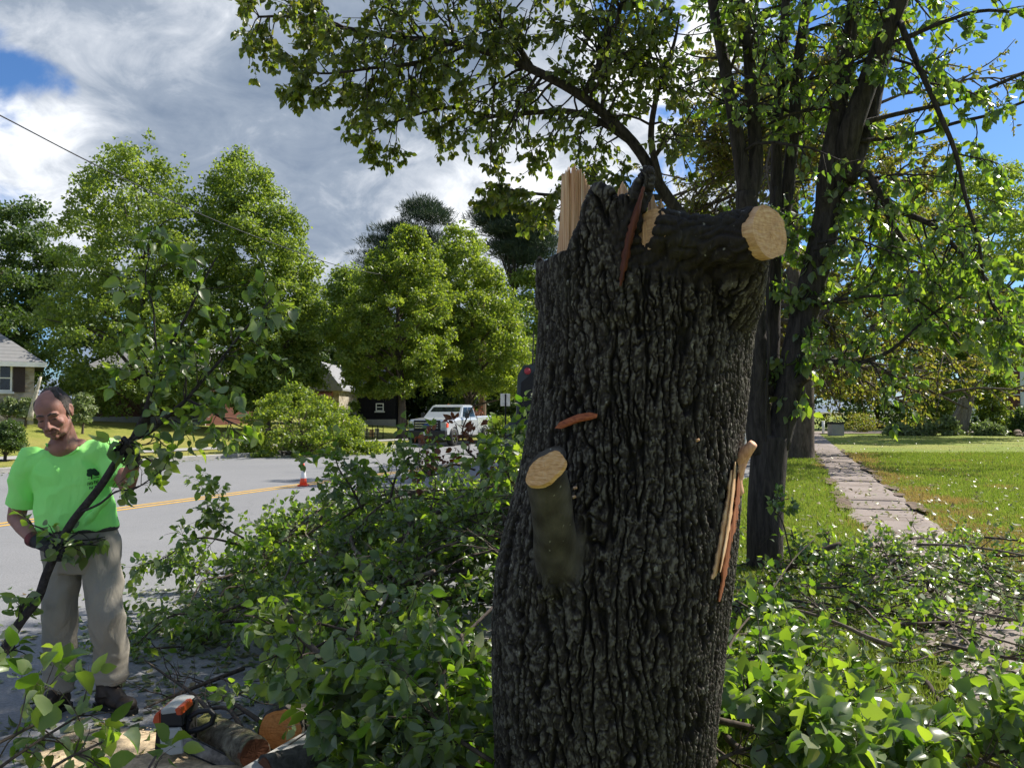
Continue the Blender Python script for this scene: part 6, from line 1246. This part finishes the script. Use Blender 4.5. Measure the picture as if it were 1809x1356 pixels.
# shirt
sh = MB(); sh.ell(q(124, 846), (.205, .132, .175), None, 28, 18); sh.ell(q(132, 888), (.198, .140, .150), None, 28, 18); sh.chain([q(66, 822), q(184, 800)], [.078, .078], 20); sh.ell(q(96, 806), (.09, .085, .05)); sh.ell(q(150, 798), (.10, .085, .055))
def ring(c, rx, ry, n=28, tilt=0): return [(c.x + rx * math.cos(t), c.y + ry * math.sin(t), c.z + tilt * math.cos(t)) for t in np.linspace(0, 2 * math.pi, n, endpoint=False)]
loft(sh, [ring(q(138, 932), .212, .148, tilt=.006), ring(q(137, 922), .212, .150), ring(q(133, 895), .204, .145), ring(q(128, 860), .20, .135), ring(q(124, 830), .16, .10)])
sh.tube([q(56, 815), q(44, 850, 4.39), q(36, 893, 4.41)], [.078, .076, .074], 24); sh.cap(q(56, 815), q(50, 830), .079, .078, 20); sh.cap(q(190, 800), q(196, 812, 4.38), .076, .074, 20); sh.tube([q(190, 800, 4.40), q(202, 824, 4.36), q(210, 848, 4.33)], [.074, .070, .068], 24)
for (a_, b_, r_) in [((30, 905), (70, 850), .018), ((110, 925), (75, 880), .014), ((150, 925), (190, 880), .014), ((120, 930), (150, 905), .012)]:
    pa, pb = q(a_[0], a_[1], 4.26), q(b_[0], b_[1], 4.27); 
    if a_[0] > 50: sh.cap(pa, pb, r_, r_ * .6)
so = organic('shirt', sh, M_SHIRT, man, .006, 5, .5)
me = so.data; n_ = len(me.vertices); co = np.empty(n_ * 3, np.float32); no = np.empty(n_ * 3, np.float32); me.vertices.foreach_get('co', co); me.vertices.foreach_get('normal', no); co = co.reshape(-1, 3).astype(float); no = no.reshape(-1, 3)
wr = perlin(np.stack([co[:, 0] * 7 + co[:, 2] * 5, co[:, 1] * 5, co[:, 2] * 7 - co[:, 0] * 3], -1)); wr = (1 - np.abs(wr) * 2.4); co = co + no * (np.clip(wr, -.6, 1)[:, None] * .0105 + perlin(co * 4)[:, None] * .008)
# neckline: push the cloth inside the neck opening back behind the skin
ne = q(112, 775, 4.3); dx = (co[:, 0] - ne.x) / .080; dz = (co[:, 2] - ne.z) / .072; ins = ss(1.12 - np.hypot(dx, dz), 0, .14) * (co[:, 1] < 4.40); co[:, 1] += ins * .11; co[:, 2] -= ins * .03
me.vertices.foreach_set('co', co.ravel().astype(np.float32)); me.update()
bvh = BVHTree.FromPolygons([v.co[:] for v in me.vertices], [p.vertices[:] for p in me.polygons])
def onshirt(px, py, off=.003):
    o_ = camo.location; d_ = ray(px, py).normalized(); h_ = bvh.ray_cast(o_, d_)
    return (h_[0] - d_ * off) if h_[0] is not None else at(px, py, 4.24)
col_ = []
for t in np.linspace(R(-18), R(-168), 26): p_ = onshirt(112 + 31.5 * math.cos(t), 775 - 29 * math.sin(t), .002); col_.append(p_)
ys = [p_.y for p_ in col_]; 
col_ = [Vector(c_) for c_ in smoothpath([c_[:] for c_ in col_[::3]], 3)]
MB().tube(col_, [.0055] * len(col_), 8).build('collar', M_SHIRT, so, True)
M_INK = simple('dark_green_ink', (.012, .045, .02), .8)
lg = MB()
def dab(cx_, cy_, w, h, n=10, rag=.15):
    r_ = np.random.RandomState(int(cx_ * 7 + cy_)); pts = [onshirt(cx_, cy_, .004)[:]] + [onshirt(cx_ + w * math.cos(t) * (1 + r_.uniform(-rag, rag)), cy_ + h * math.sin(t) * (1 + r_.uniform(-rag, rag)), .004)[:] for t in np.linspace(0, 2 * math.pi, n, endpoint=False)]
    lg.add(pts, [(0, 1 + (k + 1) % n, 1 + k) for k in range(n)])
dab(163, 833, 10, 6, 16); dab(158, 838, 5, 4); dab(170, 836, 6, 4)
def bar(x0, y0, x1, y1, w):
    dx, dy = x1 - x0, y1 - y0; L = math.hypot(dx, dy); nx, ny = -dy / L * w / 2, dx / L * w / 2; lg.add([onshirt(x0 + nx, y0 + ny, .004)[:], onshirt(x1 + nx, y1 + ny, .004)[:], onshirt(x1 - nx, y1 - ny, .004)[:], onshirt(x0 - nx, y0 - ny, .004)[:]], [(0, 1, 2, 3)])
bar(162, 838, 162, 846, 2.4); bar(155, 845.5, 175, 842, 1.2)
for (x0, y0, n_l, w_, h_) in [(155, 852, 4, 2.6, 5), (167, 848.5, 3, 2.8, 5), (158, 859.5, 3, 2.6, 4.5), (168, 857, 2, 2.6, 4.5)]:
    for k in range(n_l):
        xx = x0 + k * w_; yy = y0 - k * .35; bar(xx, yy, xx + .3, yy + h_, 1.1); bar(xx, yy + (h_ * .5 if k % 2 else .4), xx + w_ * .6, yy + (h_ * .5 if k % 2 else .4) - .1, 1.0)
lg.build('chest_print', M_INK, so)
# trousers
tr_ = MB(); loft(tr_, [ring(q(139, 926), .188, .130), ring(q(141, 950), .198, .138), ring(q(144, 985), .200, .138), ring(q(146, 1005), .185, .125)])
for (h_, k_, a_), rs in zip(legs, [(.095, .088, .080, .079), (.100, .092, .084, .076)]):
    tr_.chain([h_ + Vector((0, 0, .02)), h_.lerp(k_, .5), k_], rs[:3], 24); tr_.tube([k_, k_.lerp(a_, .5) + Vector((0, .015, 0)), a_], [rs[2], rs[2] * .97, rs[3]], 24)
to = organic('trousers', tr_, M_TROU, man, .007, 5, .5); me = to.data; n_ = len(me.vertices); co = np.empty(n_ * 3, np.float32); no = np.empty(n_ * 3, np.float32); me.vertices.foreach_get('co', co); me.vertices.foreach_get('normal', no); co = co.reshape(-1, 3).astype(float); no = no.reshape(-1, 3)
wr = perlin(np.stack([co[:, 0] * 9, co[:, 1] * 8, co[:, 2] * 5 + co[:, 0] * 4], -1)); lowz = ss(.45 - co[:, 2], 0, .4); wr2 = perlin(np.stack([co[:, 0] * 4, co[:, 1] * 4, co[:, 2] * 20], -1)); co = co + no * (np.clip(1 - np.abs(wr) * 2.6, -.5, 1)[:, None] * .010 + (wr2 * lowz * .012)[:, None] + perlin(co * [22, 22, 12])[:, None] * .003); me.vertices.foreach_set('co', co.ravel().astype(np.float32))
MB().tube([Vector(p) for p in ring(q(139, 931), .196, .138, 40)] + [Vector(ring(q(139, 931), .196, .138, 40)[0])], [.014] * 41, 8, False).build('waistband', simple('dark_belt', (.05, .045, .04), .7), to, True)
# boots
def boot(ank, yaw, seed):
    M = Matrix.Translation((ank.x, ank.y, 0)) @ Matrix.Rotation(R(yaw), 4, 'Z'); P_ = lambda x, y, z: M @ Vector((x, y, z)); rt = M.to_3x3()
    b = MB(); b.tube([P_(0, .01, .20), P_(0, .01, .12), P_(0, .0, .07)], [.050, .052, .058], 20); b.ell(P_(0, .02, .06), (.046, .058, .05), rt, 20, 12); b.ell(P_(0, -.075, .055), (.045, .075, .046), rt, 20, 12); b.ell(P_(0, -.150, .047), (.048, .060, .040), rt, 20, 12); b.chain([P_(0, -.01, .12), P_(0, -.09, .075)], [.042, .035], 16)
    bo = organic('boot', b, M_BOOT, man, .006, 5, .5); s_ = MB(); prof = [(0, .085), (.036, .07), (.046, .02), (.040, -.05), (.050, -.12), (.046, -.175), (.025, -.212), (0, -.218), (-.025, -.212), (-.046, -.175), (-.050, -.12), (-.040, -.05), (-.046, .02), (-.036, .07)]
    s_.prism([P_(a, b_, .002) for a, b_ in prof], (0, 0, .026)); s_.build('sole', M_SOLE, bo); l_ = MB()
    for k in range(5): z = .125 - k * .017; y = -.052 - k * .019; l_.tube([P_(-.024, y + .012, z), P_(0, y - .012, z + .014), P_(.024, y + .012, z)], [.003] * 3, 6)
    l_.chain([P_(0, -.05, .14), P_(.03, -.07, .13), P_(.04, -.06, .11)], [.003] * 3, 6); l_.build('laces', simple('boot_lace', (.20, .13, .08), .8), bo, True)
boot(q(103, 1225, 4.36), -8, 1); boot(q(190, 1215, 4.40), 64, 2)
# gloved hands closed round the branch
def grip(wrist, px, py, palm_side, seed):
    c = at(px, py, 4.12); i = int(np.argmin([np.linalg.norm(p - np.array(c[:])) for p in BC])); c = Vector(BC[i]); ax = (Vector(BC[min(i + 3, len(BC) - 1)]) - Vector(BC[max(i - 3, 0)])).normalized()
    s = (Vector(palm_side) - ax * Vector(palm_side).dot(ax)).normalized(); t = ax.cross(s).normalized(); r0 = .025; b = MB()
    b.ell(c + s * (r0 + .016), (.019, .044, .042), Matrix((s, t, ax)).transposed(), 20, 12); b.chain([wrist, wrist.lerp(c + s * (r0 + .02), .6), c + s * (r0 + .016)], [.036, .034, .03], 16)
    fl_ = [1.0, 1.08, 1.03, .88]
    for k in range(4):
        o = ax * (-.033 + .022 * k); pts = []
        for a in np.linspace(-20, 205 * fl_[k], 8): th = R(a); pts.append(c + o + (s * math.cos(th) + t * math.sin(th)) * (r0 + .010 + .003 * math.sin(R(a * 2))))
        b.chain(pts, list(np.linspace(.0118, .0092, 8)), 10)
    pts = [c + ax * .036 + (s * math.cos(R(a)) - t * math.sin(R(a))) * (r0 + .012) + ax * (.012 * j / 4) for j, a in enumerate((10, 45, 80, 115, 145))]; b.chain(pts, [.0155, .0145, .013, .0125, .011], 10)
    g_ = organic('glove', b, M_GLV, man, .0035, 2, .5); cu = MB(); d_ = (c - wrist).normalized(); cu.tube([wrist - d_ * .02, wrist + d_ * .03], [.040, .038], 18, False); cu.build('cuff', simple('red_black_cuff', (.10, .012, .012), .7, var=.5, scale=30) if seed else M_GLV, g_, True); return g_
grip(WLJ, 97, 975, (-.7, .35, .1), 1); grip(WRJ, 222, 792, (.6, .2, -.25), 0)

# ------------------------------------------------------------------ chainsaw, logs, sawdust
YS = 3.72; sw = empty('chainsaw', tuple(at(320, 1320, YS)), 'orange and white chainsaw with black handle and grey bar lying by the logs', 'chainsaw')
p3 = lambda x, y, d=0: at(x, y, YS + d)
M_SO = simple('saw_orange', (.62, .085, .02), .4, var=.1); M_SW = simple('saw_pale_grey', (.46, .46, .43), .45, var=.1); M_SB = simple('saw_black', (.012, .012, .014), .5); M_BAR = simple('scratched_steel_bar', (.30, .30, .32), .38, .85, .5, var=.35, scale=30)
def slab(pts, d0, d1, mat, name, parent, bev=.006):
    bm = bmesh.new(); vs = [bm.verts.new(p3(x, y, d0)) for x, y in pts]; f = bm.faces.new(vs); r_ = bmesh.ops.extrude_face_region(bm, geom=[f]); 
    for v in [g for g in r_['geom'] if isinstance(g, bmesh.types.BMVert)]: v.co.y += d1 - d0
    bmesh.ops.recalc_face_normals(bm, faces=bm.faces[:]); bmesh.ops.bevel(bm, geom=bm.edges[:], offset=bev, segments=3, affect='EDGES', clamp_overlap=True); me = bpy.data.meshes.new(name); bm.to_mesh(me); bm.free(); me.materials.append(mat); return link(name, me, parent)
slab([(268, 1278), (272, 1262), (283, 1254), (284, 1280)], -.05, .12, M_SO, 'end_cover', sw); slab([(283, 1255), (300, 1251), (322, 1254), (324, 1282), (283, 1281)], -.06, .12, M_SB, 'engine', sw); slab([(283, 1253), (298, 1249), (318, 1252), (316, 1258), (284, 1262)], -.065, .11, M_SW, 'top_cover', sw, .004)
slab([(308, 1252), (318, 1250), (322, 1262), (312, 1263)], -.07, .06, M_SO, 'switch_cover', sw, .003); slab([(276, 1281), (322, 1283), (324, 1328), (272, 1326)], -.05, .12, M_SB, 'housing', sw); slab([(280, 1288), (318, 1286), (324, 1330), (300, 1334), (284, 1325)], -.075, -.052, M_SW, 'clutch_cover', sw, .004)
hd = MB(); hd.chain([p3(*p) for p in [(330, 1290, -.01), (334, 1266, -.01), (350, 1256, -.01), (370, 1254, -.01), (378, 1262, -.01), (374, 1276, -.01), (356, 1286, -.01), (332, 1292, -.01)]], [.013, .012, .012, .011, .011, .012, .013, .015], 12); hd.chain([p3(322, 1268, 0), p3(336, 1270, -.01)], [.014, .012]); hd.build('handle', M_SB, sw, True)
slab([(322, 1302), (330, 1299), (400, 1334), (414, 1346), (416, 1354), (406, 1358), (394, 1355), (322, 1324)], -.07, -.062, M_BAR, 'guide_bar', sw, .002)
cn = MB(); edge_ = smoothpath([(322, 1301, 0), (331, 1298, 0), (400, 1333, 0), (415, 1345, 0), (417, 1355, 0), (406, 1359, 0), (393, 1356, 0), (322, 1325, 0)], 6)
cn.tube([p3(a, b, -.066) for a, b, _ in edge_], [.0045] * len(edge_), 6)
for a, b, _ in edge_[::2]: cn.box(p3(a, b - 1, -.066), (.010, .007, .007), Matrix.Rotation(R(30), 4, 'Y'))
cn.build('saw_chain', M_SB, sw)
M_MOSS = MT('mossy_bark'); _v = M_MOSS.coord(); _a = M_MOSS.noise(_v, 18, 6, .7, .4); _b = M_MOSS.noise(_v, 5, 3); _c = M_MOSS.ramp(_a, [(.35, (.05, .04, .03)), (.55, (.17, .15, .11)), (.7, (.30, .28, .20))]); _c = M_MOSS.mix(M_MOSS.ramp(_b, [(.45, (0, 0, 0)), (.6, (.8, .8, .8))]), _c, (.20, .20, .06)); M_MOSS = M_MOSS.done(M_MOSS.principled(_c, .95, 0, .2, M_MOSS.bump(_a, .9, .02)))
M_LOGB = m_bark('grey_log_bark', (.03, .028, .025), (.12, .11, .095), (1, 1, 1), 22, .9, .015)
def log(label, a, b, ra, rb, mat, cutcols, which=1, seed=0, gap=0):
    a, b = Vector(a), Vector(b); e = empty('log', tuple(a), label, 'log'); n = 30; m_ = 22; V = []
    d = (b - a).normalized(); u = d.cross(Vector((0, 0, 1))).normalized(); v = u.cross(d)
    for k in range(m_):
        t = k / (m_ - 1)
        for j in range(n):
            th = 2 * math.pi * j / n; pn = perlin(np.array([[math.cos(th) * 1.6 + seed, math.sin(th) * 1.6, t * 4]]))[0]; p4 = perlin(np.array([[math.cos(th) * 6 + seed, math.sin(th) * 6, t * 14]]))[0]; r_ = (ra + (rb - ra) * t) * (1 + .10 * pn + .05 * p4); V.append((a + (b - a) * t + (u * math.cos(th) + v * math.sin(th)) * r_)[:])
    g_ = MB().quadgrid(V, m_, n, True); g_.L.extend(range(n)); g_.T.append(n); g_.L.extend(range((m_ - 1) * n, m_ * n)); g_.T.append(n); g_.build('bark', mat, e, True)
    c = b if which else a; nn = d if which else -d; cutface('sawn_end', c, nn, (rb if which else ra) * .93, m_cut('log_end', cutcols, c), e, 1.0, seed, off=.006); return e
OR = [(.40, .13, .035), (.60, .24, .07), (.70, .34, .13)]; BRN = [(.06, .022, .010), (.11, .04, .018), (.16, .065, .03)]
log('mossy log beside the chainsaw bar with a dark end', at(366, 1288, 3.95), at(450, 1330, 3.62), .082, .072, M_MOSS, BRN, 1, 1)
log('log with a fresh orange sawn face half under the leaves', at(540, 1262, 4.2), at(495, 1288, 3.80), .10, .10, M_LOGB, OR, 1, 2)
log('grey log running out of the bottom edge in front of the orange-faced log', at(600, 1345, 3.55), at(470, 1385, 3.35), .10, .115, M_LOGB, BRN, 1, 3)
log('short dark log behind the pile front near the stump', at(700, 1205, 4.0), at(800, 1212, 3.9), .06, .055, M_LOGB, BRN, 1, 4)
M_DUST = simple('pale_sawdust', (.52, .40, .25), .95, var=.3, scale=25, bump=.6, bscale=200)
def heap(cx_, cy_, rx, ry, h, seed):
    n, m_ = 40, 12; V = []
    for k in range(m_):
        t = k / (m_ - 1)
        for j in range(n):
            th = 2 * math.pi * j / n; f = 1 + .35 * perlin(np.array([[math.cos(th) * 1.8 + seed, math.sin(th) * 1.8, 0.5]]))[0]; x_, y_ = cx_ + rx * t * f * math.cos(th), cy_ + ry * t * f * math.sin(th)
            V.append((x_, y_, .005 + h * (1 - t * t) * (1 + .6 * perlin(np.array([[x_ * 9, y_ * 9, seed]]))[0]) - (.01 if k == m_ - 1 else 0)))
    return MB().quadgrid(V, m_, n, True)
c1 = atz(215, 1318, .02); c2 = atz(440, 1352, .02); c3 = atz(330, 1350, .02)
for i, (c_, rx, ry) in enumerate([(c1, .42, .30), (c2, .35, .2), (c3, .3, .18)]): props(heap(c_.x, c_.y, rx, ry, .022, 3 + i).build('sawdust', M_DUST, None, True), 'pale sawdust spread on the asphalt around the chainsaw and logs', 'sawdust', kind='stuff')
rng = np.random.RandomState(9); n = 1500; X = rng.normal(c1.x + .35, .5, n); Y = rng.normal(3.75, .35, n); D = rng.normal(size=(n, 3)) * [1, 1, .2]; N = rng.normal(0, .3, (n, 3)) + [0, 0, 1]
props(leaves_mesh('wood_chips', np.stack([X, Y, rng.uniform(.008, .03, n)], -1), D, N, rng.uniform(.006, .022, n), T_FAR, M_DUST, None, rng), 'tiny wood chips scattered over the asphalt by the logs', 'wood chips', kind='stuff')
for me in bpy.data.meshes:
    pass
print('objects', len(S.objects), 'verts', sum(len(o.data.vertices) for o in S.objects if o.type == 'MESH'))
